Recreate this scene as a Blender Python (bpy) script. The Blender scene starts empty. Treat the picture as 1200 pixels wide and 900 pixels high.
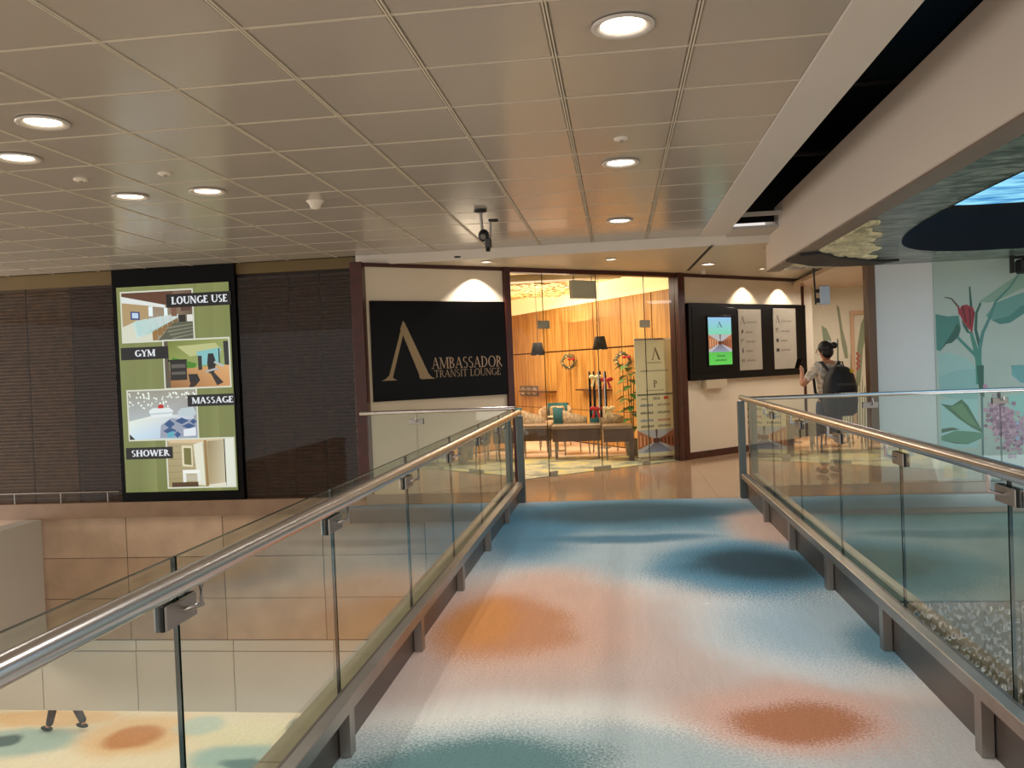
import bpy, math, random
import numpy as np
from mathutils import Vector, Matrix
random.seed(7)
S = bpy.context.scene
COL = S.collection
PI = math.pi
# ------------------------------------------------------------------ camera
FPX, YAW, PIT, ROL, HC = 1000.0, .1239, .0193, -.0403, 1.45
_f = Vector((-math.sin(YAW)*math.cos(PIT), math.cos(YAW)*math.cos(PIT), -math.sin(PIT)))
_r = _f.cross(Vector((0, 0, 1))).normalized(); _u = _r.cross(_f)
_R = _r*math.cos(ROL)+_u*math.sin(ROL); _U = -_r*math.sin(ROL)+_u*math.cos(ROL)
CAM = Vector((0, 0, HC))
cd = bpy.data.cameras.new('camera'); cam = bpy.data.objects.new('camera', cd); COL.objects.link(cam)
cd.sensor_width = 36; cd.lens = 36*FPX/1200; cd.clip_start = .05; cd.clip_end = 100
cam.matrix_world = Matrix(((_R.x, _U.x, -_f.x, 0), (_R.y, _U.y, -_f.y, 0), (_R.z, _U.z, -_f.z, HC), (0, 0, 0, 1)))
S.camera = cam
# survey helpers: where a sight line of the photograph meets a known plane of the place
def ray(x, y): return _f+_R*((x-600)/FPX)-_U*((y-450)/FPX)
def onz(x, y, z): d = ray(x, y); return CAM+d*((z-HC)/d.z)
def ony(x, y, Y): d = ray(x, y); return CAM+d*(Y/d.y)
def onx(x, y, X): d = ray(x, y); return CAM+d*(X/d.x)
def onp(x, y, A, B):
    n = Vector((B[1]-A[1], A[0]-B[0], 0)); d = ray(x, y)
    return CAM+d*(n.dot(Vector((A[0], A[1], 0)) - Vector((0, 0, 0)))/n.dot(d))
# ------------------------------------------------------------------ view + world
vs = S.view_settings
S.display_settings.display_device = 'sRGB'
vs.view_transform = 'Standard'; vs.look = 'None'; vs.gamma = 1; vs.use_curve_mapping = False; vs.exposure = 0.0
w = bpy.data.worlds.new('world'); S.world = w; w.use_nodes = True
w.node_tree.nodes['Background'].inputs[0].default_value = (1.0, .94, .89, 1)
w.node_tree.nodes['Background'].inputs[1].default_value = .85
S.cycles.max_bounces = 10; S.cycles.transparent_max_bounces = 24; S.cycles.diffuse_bounces = 4
S.cycles.glossy_bounces = 4; S.cycles.use_denoising = True; S.cycles.sample_clamp_indirect = 4
# ------------------------------------------------------------------ lights
WARM = (1, .86, .68); NEUT = (1, .93, .87); COOL = (.84, .94, 1)
def area(name, loc, size, power, col, rot=(0, 0, 0), sy=None, spread=None):
    l = bpy.data.lights.new(name, 'AREA'); l.energy = power; l.color = col; l.size = size
    if sy: l.shape = 'RECTANGLE'; l.size_y = sy
    if spread: l.spread = spread
    o = bpy.data.objects.new(name, l); o.location = loc; o.rotation_euler = rot; COL.objects.link(o)
    return o
def spot(name, loc, power, col, ang=130, blend=.8, rad=.08, rot=(0, 0, 0)):
    l = bpy.data.lights.new(name, 'SPOT'); l.energy = power; l.color = col; l.spot_size = math.radians(ang)
    l.spot_blend = blend; l.shadow_soft_size = rad
    o = bpy.data.objects.new(name, l); o.location = loc; o.rotation_euler = rot; COL.objects.link(o)
    return o
CZ = 2.83           # tiled ceiling height
SZ = 2.72           # smooth soffit height
LIGHTS = [(.073, 3.55), (.073, 5.95), (.073, 8.35), (-2.927, 4.15), (-3.527, 4.75), (-3.527, 5.95), (-2.927, 5.95)]
BACKL = [(.073, 1.15), (.073, -1.25), (-2.927, 1.75), (-5.327, 1.75), (-5.327, 5.95), (-5.927, 7.15)]  # out of view; the last pair is added to brighten the left wall
LP = 88
for i, (x, y) in enumerate(LIGHTS+BACKL):
    spot('downlight_lamp', (x, y, CZ-.03), LP if x > -1 else LP*.8, NEUT, 140, .7, .09)
area('lower_hall_lamp', (-8.2, 12.6, -2.75), 9, 170, NEUT, sy=4.6)
area('lower_hall_lamp', (-3.4, 4.5, -1.2), 3.0, 60, NEUT, sy=7)
area('lower_hall_lamp', (4, 4.5, -.9), 2.5, 60, COOL, sy=5)
area('left_fill_light', (-12, 7.2, .5), 3.6, 300, (1, .9, .82), rot=(math.radians(97), 0, math.radians(-90)), sy=3)  # added fill from an unseen side, brightens the beam face
area('rear_fill_light', (-.5, -5.6, 1.0), 7, 120, (1, .9, .8), rot=(math.radians(100), 0, 0), sy=2)  # added fill behind the camera, gives the handrails their highlights
area('lounge_lamp', (-1.1, 13.2, 2.68), 1.8, 95, WARM, sy=1.6)
area('lounge_lamp', (-2.4, 15.6, 2.68), 1.6, 80, WARM, sy=1.8)
area('lounge_ceiling_fill', (-1.6, 14.8, 2.25), 2.2, 60, WARM, rot=(PI, 0, 0), sy=2.5)  # added fill aimed upward, brightens the lounge ceiling
area('corridor_lamp', (3.5, 13.0, 2.5), .8, 44, NEUT, sy=2.5)
area('garden_hall_lamp', (4.6, 6.2, 2.38), 2.2, 34, COOL, sy=3)
area('garden_wall_lamp', (4.6, 8.6, .1), 2.5, 13, COOL, rot=(math.radians(130), 0, 0), sy=.5)

# ------------------------------------------------------------------ colour + materials
def lin(c):
    return tuple(((v/255)/12.92 if v/255 <= .04045 else ((v/255+.055)/1.055)**2.4) for v in c)
MATS = {}
def mat(name, rgb=(128, 128, 128), rough=.5, metal=0, spec=.5, emit=None, estr=1, coat=0, bump=None, var=None, aniso=None):
    if name in MATS: return MATS[name]
    m = bpy.data.materials.new(name); m.use_nodes = True; nt = m.node_tree; b = nt.nodes['Principled BSDF']
    c = lin(rgb)
    b.inputs['Base Color'].default_value = (*c, 1); b.inputs['Roughness'].default_value = rough
    b.inputs['Metallic'].default_value = metal; b.inputs['Specular IOR Level'].default_value = spec
    b.inputs['Coat Weight'].default_value = coat; b.inputs['Coat Roughness'].default_value = .05
    if emit: b.inputs['Emission Color'].default_value = (*lin(emit), 1); b.inputs['Emission Strength'].default_value = estr
    tc = nt.nodes.new('ShaderNodeTexCoord')
    sc_, amt = var or (6, .06)
    n = nt.nodes.new('ShaderNodeTexNoise'); n.inputs['Scale'].default_value = sc_; n.inputs['Detail'].default_value = 4
    nt.links.new(tc.outputs['Object'], n.inputs['Vector'])
    mp = nt.nodes.new('ShaderNodeMapRange'); mp.inputs[3].default_value = 1-amt; mp.inputs[4].default_value = 1+amt
    mp.inputs[1].default_value = .3; mp.inputs[2].default_value = .7
    nt.links.new(n.outputs['Fac'], mp.inputs[0])
    vm = nt.nodes.new('ShaderNodeVectorMath'); vm.operation = 'SCALE'; vm.inputs[0].default_value = c
    nt.links.new(mp.outputs[0], vm.inputs['Scale']); nt.links.new(vm.outputs[0], b.inputs['Base Color'])
    if bump:
        bs, bst = bump
        n2 = nt.nodes.new('ShaderNodeTexNoise'); n2.inputs['Scale'].default_value = bs; n2.inputs['Detail'].default_value = 3
        nt.links.new(tc.outputs['Object'], n2.inputs['Vector'])
        bp = nt.nodes.new('ShaderNodeBump'); bp.inputs['Strength'].default_value = bst; bp.inputs['Distance'].default_value = .01
        nt.links.new(n2.outputs['Fac'], bp.inputs['Height']); nt.links.new(bp.outputs[0], b.inputs['Normal'])
    MATS[name] = m; return m
def glass_mat(name, tint, ior=1.5, rough=0.0):
    m = bpy.data.materials.new(name); m.use_nodes = True; nt = m.node_tree; nt.nodes.clear()
    o = nt.nodes.new('ShaderNodeOutputMaterial'); mx = nt.nodes.new('ShaderNodeMixShader')
    tr = nt.nodes.new('ShaderNodeBsdfTransparent'); tr.inputs[0].default_value = (*tint, 1)
    gl = nt.nodes.new('ShaderNodeBsdfGlossy'); gl.inputs['Roughness'].default_value = rough; gl.inputs['Color'].default_value = (.9, .95, .93, 1)
    fr = nt.nodes.new('ShaderNodeFresnel'); fr.inputs['IOR'].default_value = ior
    ge = nt.nodes.new('ShaderNodeNewGeometry')
    su = nt.nodes.new('ShaderNodeMath'); su.operation = 'SUBTRACT'; su.inputs[0].default_value = 1
    mu = nt.nodes.new('ShaderNodeMath'); mu.operation = 'MULTIPLY'
    nt.links.new(ge.outputs['Backfacing'], su.inputs[1]); nt.links.new(fr.outputs[0], mu.inputs[0]); nt.links.new(su.outputs[0], mu.inputs[1])
    m2 = nt.nodes.new('ShaderNodeMath'); m2.operation = 'MULTIPLY'; m2.inputs[1].default_value = 1.5 if 'rail' in name else .8; m2.use_clamp = True
    nt.links.new(mu.outputs[0], m2.inputs[0])
    nt.links.new(m2.outputs[0], mx.inputs[0]); nt.links.new(tr.outputs[0], mx.inputs[1]); nt.links.new(gl.outputs[0], mx.inputs[2])
    nt.links.new(mx.outputs[0], o.inputs[0]); MATS[name] = m; return m
def print_mat(name, emissive, strength=1.0):
    m = bpy.data.materials.new(name); m.use_nodes = True; nt = m.node_tree; b = nt.nodes['Principled BSDF']
    a = nt.nodes.new('ShaderNodeVertexColor'); a.layer_name = 'Col'
    if emissive:
        b.inputs['Base Color'].default_value = (.01, .01, .01, 1); b.inputs['Roughness'].default_value = .15
        nt.links.new(a.outputs[0], b.inputs['Emission Color']); b.inputs['Emission Strength'].default_value = strength
    else:
        nt.links.new(a.outputs[0], b.inputs['Base Color']); b.inputs['Roughness'].default_value = .5
    MATS[name] = m; return m
RAILG = glass_mat('railing_glass', (.93, .965, .945))
SHOPG = glass_mat('shop_glass', (.985, .99, .98))
SCREEN = print_mat('screen_picture', True, .95); PRINT = print_mat('printed_picture', False)
STEEL = mat('brushed_steel', (204, 201, 200), .25, 1, var=(3, .04))
STEELD = mat('satin_steel', (158, 152, 146), .38, .9, var=(4, .1))
PLATE = mat('bronze_grey_plate', (112, 102, 96), .38, .8, var=(3, .12))
BLACK = mat('black_gloss', (7, 6, 6), .3, spec=.14); BLKM = mat('black_matt', (14, 14, 15), .6)
EDGE = mat('dark_glass_edge', (14, 34, 26), .2)
WALLC = mat('cream_wall', (225, 210, 184), .55, var=(2, .03))
WHITE = mat('off_white_plaster', (222, 212, 198), .5, var=(2, .03))
MAHOG = mat('mahogany', (66, 24, 12), .3, var=(9, .25))
GREYP = mat('grey_paint', (186, 180, 172), .5, var=(2, .03))

# ------------------------------------------------------------------ mesh builder
class MB:
    def __init__(s): s.v = []; s.f = []; s.sm = []
    def add(s, vs_, fs, smooth=False):
        n = len(s.v); s.v += [tuple(v) for v in vs_]; s.f += [tuple(i+n for i in f) for f in fs]; s.sm += [smooth]*len(fs); return s
    def box(s, a, b, M=None):
        x0, y0, z0 = a; x1, y1, z1 = b
        v = [Vector(p) for p in ((x0, y0, z0), (x1, y0, z0), (x1, y1, z0), (x0, y1, z0), (x0, y0, z1), (x1, y0, z1), (x1, y1, z1), (x0, y1, z1))]
        if M: v = [M@p for p in v]
        return s.add(v, [(0, 3, 2, 1), (4, 5, 6, 7), (0, 1, 5, 4), (1, 2, 6, 5), (2, 3, 7, 6), (3, 0, 4, 7)])
    def bev(s, a, b, c, M=None):
        # box with chamfered edges
        cx = [(a[i]+b[i])/2 for i in range(3)]; h = [(b[i]-a[i])/2 for i in range(3)]
        vs_ = []; ix = {}
        for sx in (-1, 1):
            for sy in (-1, 1):
                for sz in (-1, 1):
                    for k in range(3):
                        p = [sx*(h[0]-c), sy*(h[1]-c), sz*(h[2]-c)]; p[k] = (sx, sy, sz)[k]*h[k]
                        ix[(sx, sy, sz, k)] = len(vs_); q = Vector((p[0]+cx[0], p[1]+cx[1], p[2]+cx[2])); vs_.append(M@q if M else q)
        F = []
        for k in range(3):
            o1, o2 = [j for j in range(3) if j != k]
            for sg in (-1, 1):
                q = []
                for (p1, p2) in ((-1, -1), (1, -1), (1, 1), (-1, 1)):
                    t = [0, 0, 0]; t[k] = sg; t[o1] = p1; t[o2] = p2; q.append(ix[(t[0], t[1], t[2], k)])
                F.append(q)
        for k in range(3):
            o1, o2 = [j for j in range(3) if j != k]
            for s1 in (-1, 1):
                for s2 in (-1, 1):
                    q = []
                    for sg, kk in ((-1, o1), (-1, o2), (1, o2), (1, o1)):
                        t = [0, 0, 0]; t[k] = sg; t[o1] = s1; t[o2] = s2; q.append(ix[(t[0], t[1], t[2], kk)])
                    F.append(q)
        for sx in (-1, 1):
            for sy in (-1, 1):
                for sz in (-1, 1): F.append([ix[(sx, sy, sz, k)] for k in range(3)])
        ctr = Vector(cx); ctr = M@ctr if M else ctr
        G = []
        for f in F:
            n = (vs_[f[1]]-vs_[f[0]]).cross(vs_[f[2]]-vs_[f[0]]); m = sum((vs_[i] for i in f), Vector())/len(f)
            G.append(tuple(f) if n.dot(m-ctr) > 0 else tuple(reversed(f)))
        return s.add(vs_, G)
    def tube(s, pts, r, n=12, cap=True):
        pts = [Vector(p) for p in pts]; rr = r if isinstance(r, (list, tuple)) else [r]*len(pts)
        V = []; up = Vector((0, 0, 1))
        for i, p in enumerate(pts):
            t = (pts[min(i+1, len(pts)-1)]-pts[max(i-1, 0)]).normalized()
            a = t.cross(up if abs(t.z) < .95 else Vector((1, 0, 0))).normalized(); b = t.cross(a)
            V += [p+a*math.cos(2*PI*k/n)*rr[i]+b*math.sin(2*PI*k/n)*rr[i] for k in range(n)]
        F = [(i*n+k, (i+1)*n+k, (i+1)*n+(k+1) % n, i*n+(k+1) % n) for i in range(len(pts)-1) for k in range(n)]
        s.add(V, F, True)
        if cap:
            s.add(V[:n], [tuple(range(n))]); s.add(V[-n:], [tuple(reversed(range(n)))])
        return s
    def lathe(s, prof, c=(0, 0, 0), n=24, M=None):
        V = []
        for (r, z) in prof:
            for k in range(n):
                p = Vector((c[0]+r*math.cos(2*PI*k/n), c[1]+r*math.sin(2*PI*k/n), c[2]+z)); V.append(M@p if M else p)
        m = len(prof)
        F = [(i*n+k, i*n+(k+1) % n, (i+1)*n+(k+1) % n, (i+1)*n+k) for i in range(m-1) for k in range(n)]
        return s.add(V, F, True)
    def ell(s, c, r, n=12, m=8, M=None):
        V = []; 
        for i in range(m+1):
            a = PI*i/m
            for k in range(n):
                p = Vector((c[0]+r[0]*math.sin(a)*math.cos(2*PI*k/n), c[1]+r[1]*math.sin(a)*math.sin(2*PI*k/n), c[2]-r[2]*math.cos(a)))
                V.append(M@p if M else p)
        F = [(i*n+k, i*n+(k+1) % n, (i+1)*n+(k+1) % n, (i+1)*n+k) for i in range(m) for k in range(n)]
        return s.add(V, F, True)
    def prism(s, poly, d, off=Vector((0, 0, 0))):
        # poly: list of Vectors (planar), extruded by vector d
        n = len(poly); V = [Vector(p)+off for p in poly]+[Vector(p)+off+d for p in poly]
        nn = Vector((0, 0, 0))
        for i in range(n): nn += V[i].cross(V[(i+1) % n])
        flip = nn.dot(d) > 0
        F = [tuple(range(n)), tuple(reversed(range(n, 2*n)))]+[(i, n+i, n+(i+1) % n, (i+1) % n) for i in range(n)]
        if flip: F = [tuple(reversed(f)) for f in F]
        return s.add(V, F)
    def quad(s, a, b, c, d): return s.add([a, b, c, d], [(0, 1, 2, 3)])
    def build(s, name, m, parent=None, loc=None, **kw):
        me = bpy.data.meshes.new(name); me.from_pydata(s.v, [], s.f); me.materials.append(m)
        me.polygons.foreach_set('use_smooth', s.sm); me.update()
        o = bpy.data.objects.new(name, me); COL.objects.link(o)
        if parent: o.parent = parent
        if loc: o.location = loc
        for k, v in kw.items(): o[k] = v
        return o
def thing(name, label, cat, loc=(0, 0, 0), rz=0, group=None):
    o = bpy.data.objects.new(name, None); COL.objects.link(o); o.location = loc; o.rotation_euler = (0, 0, rz)
    o.empty_display_size = .1; o['label'] = label; o['category'] = cat
    if group: o['group'] = group
    return o
def tag(o, label, cat, group=None):
    o['label'] = label; o['category'] = cat
    if group: o['group'] = group
    return o
def struct(name, mb, m, parent=None):
    return mb.build(name, m, parent) if parent else mb.build(name, m, kind='structure')
def copy_tree(o, parent=None):
    c = o.copy(); COL.objects.link(c)
    if parent: c.parent = parent
    for ch in list(o.children): copy_tree(ch, c)
    return c
def wallM(A, B):
    """frame of a vertical plane A->B: x along, y = away from the viewer side, z up; origin A"""
    d = Vector((B[0]-A[0], B[1]-A[1], 0)).normalized(); n = Vector((-d.y, d.x, 0))
    return Matrix(((d.x, n.x, 0, A[0]), (d.y, n.y, 0, A[1]), (0, 0, 1, 0), (0, 0, 0, 1)))

# ------------------------------------------------------------------ flat prints (posters, screens, signs): coloured polygons
class Pic:
    """flat picture in a frame O + u*U + v*V, facing N; each polygon one colour per corner"""
    def __init__(s, O, U, V, N): s.O, s.U, s.V, s.N = Vector(O), Vector(U), Vector(V), Vector(N).normalized(); s.v = []; s.f = []; s.c = []; s.k = 0
    def raw(s, pts, cols, layer=None):
        s.k += 1; h = .0004+(s.k if layer is None else layer)*.00006
        n = len(s.v); s.v += [tuple(p+s.N*h) for p in pts]
        nn = Vector((0, 0, 0)); P = [Vector(p)-Vector(pts[0]) for p in pts]
        for i in range(len(P)): nn += P[i].cross(P[(i+1) % len(P)])
        idx = list(range(n, n+len(pts)))
        if isinstance(cols[0], (int, float)): cols = [cols]*len(pts)
        cols = list(cols)
        if nn.dot(s.N) < 0: idx.reverse(); cols = cols[::-1]
        s.f.append(tuple(idx)); s.c += [(*lin(c), 1) for c in cols]; return s
    def poly(s, pts, cols): return s.raw([s.O+s.U*a+s.V*b for a, b in pts], cols)
    def rect(s, x0, y0, x1, y1, c, c2=None):
        cc = [c, c, c2, c2] if c2 else c
        return s.poly([(x0, y0), (x1, y0), (x1, y1), (x0, y1)], cc)
    def ell(s, cx, cy, rx, ry, c, n=18): return s.poly([(cx+rx*math.cos(2*PI*k/n), cy+ry*math.sin(2*PI*k/n)) for k in range(n)], c)
    def fork(s): q = Pic(s.O, s.U, s.V, s.N); q.k = s.k; return q
    def build(s, name, m, parent, stuff=False):
        me = bpy.data.meshes.new(name); me.from_pydata(s.v, [], s.f); me.materials.append(m)
        a = me.color_attributes.new('Col', 'FLOAT_COLOR', 'CORNER')
        a.data.foreach_set('color', [x for c in s.c for x in c]); me.update()
        o = bpy.data.objects.new(name, me); COL.objects.link(o); o.parent = parent
        if stuff: o['kind'] = 'stuff'
        return o

# serif capitals drawn as strokes
def glyph(ch, T, t):
    def v(x, y0=0, y1=1, w_=None, s0=True, s1=True):
        w_ = w_ or T; o = [[(x-w_/2, y0), (x+w_/2, y0), (x+w_/2, y1), (x-w_/2, y1)]]
        if s0: o.append([(x-w_/2-.09, y0), (x+w_/2+.09, y0), (x+w_/2+.09, y0+.05), (x-w_/2-.09, y0+.05)])
        if s1: o.append([(x-w_/2-.09, y1-.05), (x+w_/2+.09, y1-.05), (x+w_/2+.09, y1), (x-w_/2-.09, y1)])
        return o
    def l(x0, y0, x1, y1, w_): return [[(x0-w_/2, y0), (x0+w_/2, y0), (x1+w_/2, y1), (x1-w_/2, y1)]]
    def r(x0, y0, x1, y1): return [[(x0, y0), (x1, y0), (x1, y1), (x0, y1)]]
    def a(cx, cy, rx, ry, a0, a1, wx=None, wy=None, n=14):
        wx = wx or T; wy = wy or t; o = []
        for i in range(n):
            p = math.radians(a0+(a1-a0)*i/n); q = math.radians(a0+(a1-a0)*(i+1)/n)
            o.append([(cx+rx*math.cos(p), cy+ry*math.sin(p)), (cx+rx*math.cos(q), cy+ry*math.sin(q)),
                      (cx+(rx-wx)*math.cos(q), cy+(ry-wy)*math.sin(q)), (cx+(rx-wx)*math.cos(p), cy+(ry-wy)*math.sin(p))])
        return o
    sf = lambda x, y=0: r(x-.13, y, x+.13, y+.05)
    G = {
     'A': (.9, l(.12, 0, .45, 1, t)+l(.45, 1, .78, 0, T)+r(.22, .32, .66, .32+t)+sf(.12)+sf(.78)),
     'B': (.74, v(.18)+a(.22, .755, .36, .245, -90, 90)+a(.22, .27, .44, .27, -90, 90)),
     'C': (.86, a(.5, .5, .45, .5, 50, 310)),
     'D': (.88, v(.18)+a(.24, .5, .56, .5, -90, 90)),
     'E': (.7, v(.18)+r(.18, 0, .62, t)+r(.18, 1-t, .6, 1)+r(.18, .48, .5, .48+t)+r(.57, 0, .63, .22)+r(.55, .78, .6, 1)),
     'G': (.94, a(.5, .5, .45, .5, 50, 325)+v(.8, .08, .42, None, False, True)),
     'H': (.94, v(.19)+v(.75)+r(.19, .48, .75, .48+t)),
     'I': (.4, v(.2)), 'K': (.85, v(.18)+l(.25, .4, .66, 1, t)+l(.35, .55, .72, 0, T)),
     'L': (.68, v(.18)+r(.18, 0, .62, t)+r(.57, 0, .63, .24)),
     'M': (1.1, v(.14, 0, 1, t, True, False)+l(.16, 1, .54, .05, T)+l(.54, .05, .92, 1, t)+v(.95, 0, 1, None)+sf(.1, .95)),
     'N': (.94, v(.16, 0, 1, t)+l(.16, 1, .78, 0, T)+v(.78, 0, 1, t, False, True)),
     'O': (.98, a(.49, .5, .45, .52, 0, 360, n=22)),
     'P': (.68, v(.18)+a(.22, .73, .4, .27, -90, 90)),
     'R': (.8, v(.18)+a(.22, .73, .38, .27, -90, 90)+l(.38, .47, .74, 0, T)),
     'S': (.66, a(.33, .75, .25, .25, 40, 270, T*.8)+a(.33, .255, .27, .27, -140, 90, T*.8)),
     'T': (.8, v(.4, 0, 1, None, True, False)+r(.05, 1-t, .75, 1)+r(.05, .78, .1, 1)+r(.7, .78, .75, 1)),
     'U': (.92, v(.18, .3, 1, None, False)+a(.46, .3, .36, .3, 180, 360, T*.7)+v(.79, .3, 1, t, False)),
     'V': (.84, l(.1, 1, .43, 0, T)+l(.43, 0, .76, 1, t)+sf(.1, .95)+sf(.76, .95)),
     'W': (1.2, l(.1, 1, .36, 0, T)+l(.36, 0, .6, .95, t)+l(.58, 1, .84, 0, T)+l(.84, 0, 1.1, 1, t)+sf(.1, .95)+sf(1.1, .95)),
     'Y': (.84, l(.1, 1, .42, .48, T)+l(.42, .48, .74, 1, t)+v(.42, 0, .5, None, True, False)+sf(.1, .95)+sf(.74, .95)),
     ' ': (.4, [])}
    return G[ch]
def word(pic, txt, x, y, h, col, width=None, T=.16, t=.07):
    """x,y lower-left in the picture's metric frame, h cap height"""
    tot = sum(glyph(c, T, t)[0] for c in txt); k = (width/tot) if width else h
    for c in txt:
        gw, ps = glyph(c, T, t)
        for p in ps: pic.poly([(x+a*k, y+b*h) for a, b in p], col); pic.k -= 1
        x += gw*k
    pic.k += 1
def bigA(pic, x, y, w_, h, col):
    """the tall letter mark without crossbar: thin left leg, broad right leg, flat feet"""
    P = lambda L: [(x+a*w_, y+b*h) for a, b in L]
    pic.poly(P([(.13, .03), (.21, .03), (.47, .82), (.45, .97), (.43, .9)]), col)
    pic.poly(P([(.46, 1.0), (.47, .75), (.80, .03), (.86, .03), (.95, .03)]), col)
    pic.poly(P([(.40, .86), (.46, 1.0), (.50, .95), (.95, .05), (.76, .03), (.44, .78)]), col)
    pic.poly(P([(0, 0), (.30, 0), (.24, .03), (.19, .08), (.14, .08), (.08, .03)]), col)
    pic.poly(P([(.74, .03), (.78, 0), (1.06, 0), (.99, .03), (.93, .09), (.74, .09)]), col)
def dashes(pic, x, y, w_, h, col, n=6):
    """lettering too small to read in the photograph, as short dark strokes"""
    for i in range(n):
        a = x+w_*i/n; pic.rect(a, y, a+w_/n*.62, y+h*(1 if i % 3 else .8), col); pic.k -= 1
    pic.k += 1

# ================================================================== BRIDGE
def blob_mat(name, base, blobs, base2=None, grain=.5, rough=.85):
    m = bpy.data.materials.new(name); m.use_nodes = True; nt = m.node_tree; b = nt.nodes['Principled BSDF']
    N = nt.nodes.new; L = nt.links.new
    b.inputs['Roughness'].default_value = rough; b.inputs['Specular IOR Level'].default_value = .15
    ge = N('ShaderNodeNewGeometry'); pos = ge.outputs['Position']
    lo = N('ShaderNodeTexNoise'); lo.inputs['Scale'].default_value = 1.3; lo.inputs['Detail'].default_value = 2; L(pos, lo.inputs['Vector'])
    sub = N('ShaderNodeVectorMath'); sub.operation = 'SUBTRACT'; sub.inputs[1].default_value = (.5, .5, .5); L(lo.outputs['Color'], sub.inputs[0])
    sc_ = N('ShaderNodeVectorMath'); sc_.operation = 'SCALE'; sc_.inputs['Scale'].default_value = .35; L(sub.outputs[0], sc_.inputs[0])
    ad = N('ShaderNodeVectorMath'); ad.operation = 'ADD'; L(pos, ad.inputs[0]); L(sc_.outputs[0], ad.inputs[1])
    fi = N('ShaderNodeTexNoise'); fi.inputs['Scale'].default_value = 85; fi.inputs['Detail'].default_value = 3; fi.inputs['Roughness'].default_value = .8; L(pos, fi.inputs['Vector'])
    fg = N('ShaderNodeMath'); fg.operation = 'MULTIPLY_ADD'; fg.inputs[1].default_value = grain; fg.inputs[2].default_value = -grain/2; L(fi.outputs['Fac'], fg.inputs[0])
    wv = N('ShaderNodeTexNoise'); wv.inputs['Scale'].default_value = 5; wv.inputs['Detail'].default_value = 3
    mpp = N('ShaderNodeMapping'); mpp.inputs['Scale'].default_value = (5, .6, 1); L(pos, mpp.inputs[0]); L(mpp.outputs[0], wv.inputs['Vector'])
    cur = N('ShaderNodeMix'); cur.data_type = 'RGBA'; cur.inputs[6].default_value = (*lin(base), 1); cur.inputs[7].default_value = (*lin(base2 or base), 1)
    L(lo.outputs['Fac'], cur.inputs[0]); out = cur.outputs[2]
    for (cx, cy, rx, ry, ang, col, soft, op) in blobs:
        mp = N('ShaderNodeMapping'); mp.vector_type = 'TEXTURE'
        mp.inputs['Location'].default_value = (cx, cy, 0); mp.inputs['Rotation'].default_value = (0, 0, math.radians(ang))
        mp.inputs['Scale'].default_value = (rx, ry, 1e5); L(ad.outputs[0], mp.inputs[0])
        le = N('ShaderNodeVectorMath'); le.operation = 'LENGTH'; L(mp.outputs[0], le.inputs[0])
        a2 = N('ShaderNodeMath'); a2.operation = 'ADD'; L(le.outputs['Value'], a2.inputs[0]); L(fg.outputs[0], a2.inputs[1])
        mr = N('ShaderNodeMapRange'); mr.interpolation_type = 'SMOOTHSTEP'; mr.inputs[1].default_value = 1-soft/2; mr.inputs[2].default_value = 1+soft/2
        mr.inputs[3].default_value = op; mr.inputs[4].default_value = 0; L(a2.outputs[0], mr.inputs[0])
        mx = N('ShaderNodeMix'); mx.data_type = 'RGBA'; L(mr.outputs[0], mx.inputs[0]); L(out, mx.inputs[6]); mx.inputs[7].default_value = (*lin(col), 1)
        out = mx.outputs[2]
    mv = N('ShaderNodeMapRange'); mv.inputs[1].default_value = .3; mv.inputs[2].default_value = .7; mv.inputs[3].default_value = .97; mv.inputs[4].default_value = 1.03; L(wv.outputs['Fac'], mv.inputs[0])
    gv = N('ShaderNodeMapRange'); gv.inputs[1].default_value = .3; gv.inputs[2].default_value = .7; gv.inputs[3].default_value = .84; gv.inputs[4].default_value = 1.16; L(fi.outputs['Fac'], gv.inputs[0])
    mm = N('ShaderNodeMath'); mm.operation = 'MULTIPLY'; L(mv.outputs[0], mm.inputs[0]); L(gv.outputs[0], mm.inputs[1])
    vs2 = N('ShaderNodeVectorMath'); vs2.operation = 'SCALE'; L(out, vs2.inputs[0]); L(mm.outputs[0], vs2.inputs['Scale'])
    L(vs2.outputs[0], b.inputs['Base Color'])
    bp = N('ShaderNodeBump'); bp.inputs['Strength'].default_value = .4; bp.inputs['Distance'].default_value = .004; L(fi.outputs['Fac'], bp.inputs['Height']); L(bp.outputs[0], b.inputs['Normal'])
    return m
def FL(x, y): p = onz(x, y, 0); return p.x, p.y
def blob(px, py, wpx, hpx, col, soft=.5, op=1, ang=0):
    cx, cy = FL(px, py); x0, _ = FL(px-wpx, py); x1, _ = FL(px+wpx, py)
    _, y0 = FL(px, py+hpx); _, y1 = FL(px, py-hpx)
    return (cx, (y0+y1)/2, abs(x1-x0)/2, abs(y1-y0)/2, ang, col, soft, op)
BLUEW = (176, 192, 200); TEAL = (70, 118, 142); DTEAL = (40, 66, 76); PINK = (212, 170, 152)
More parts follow.
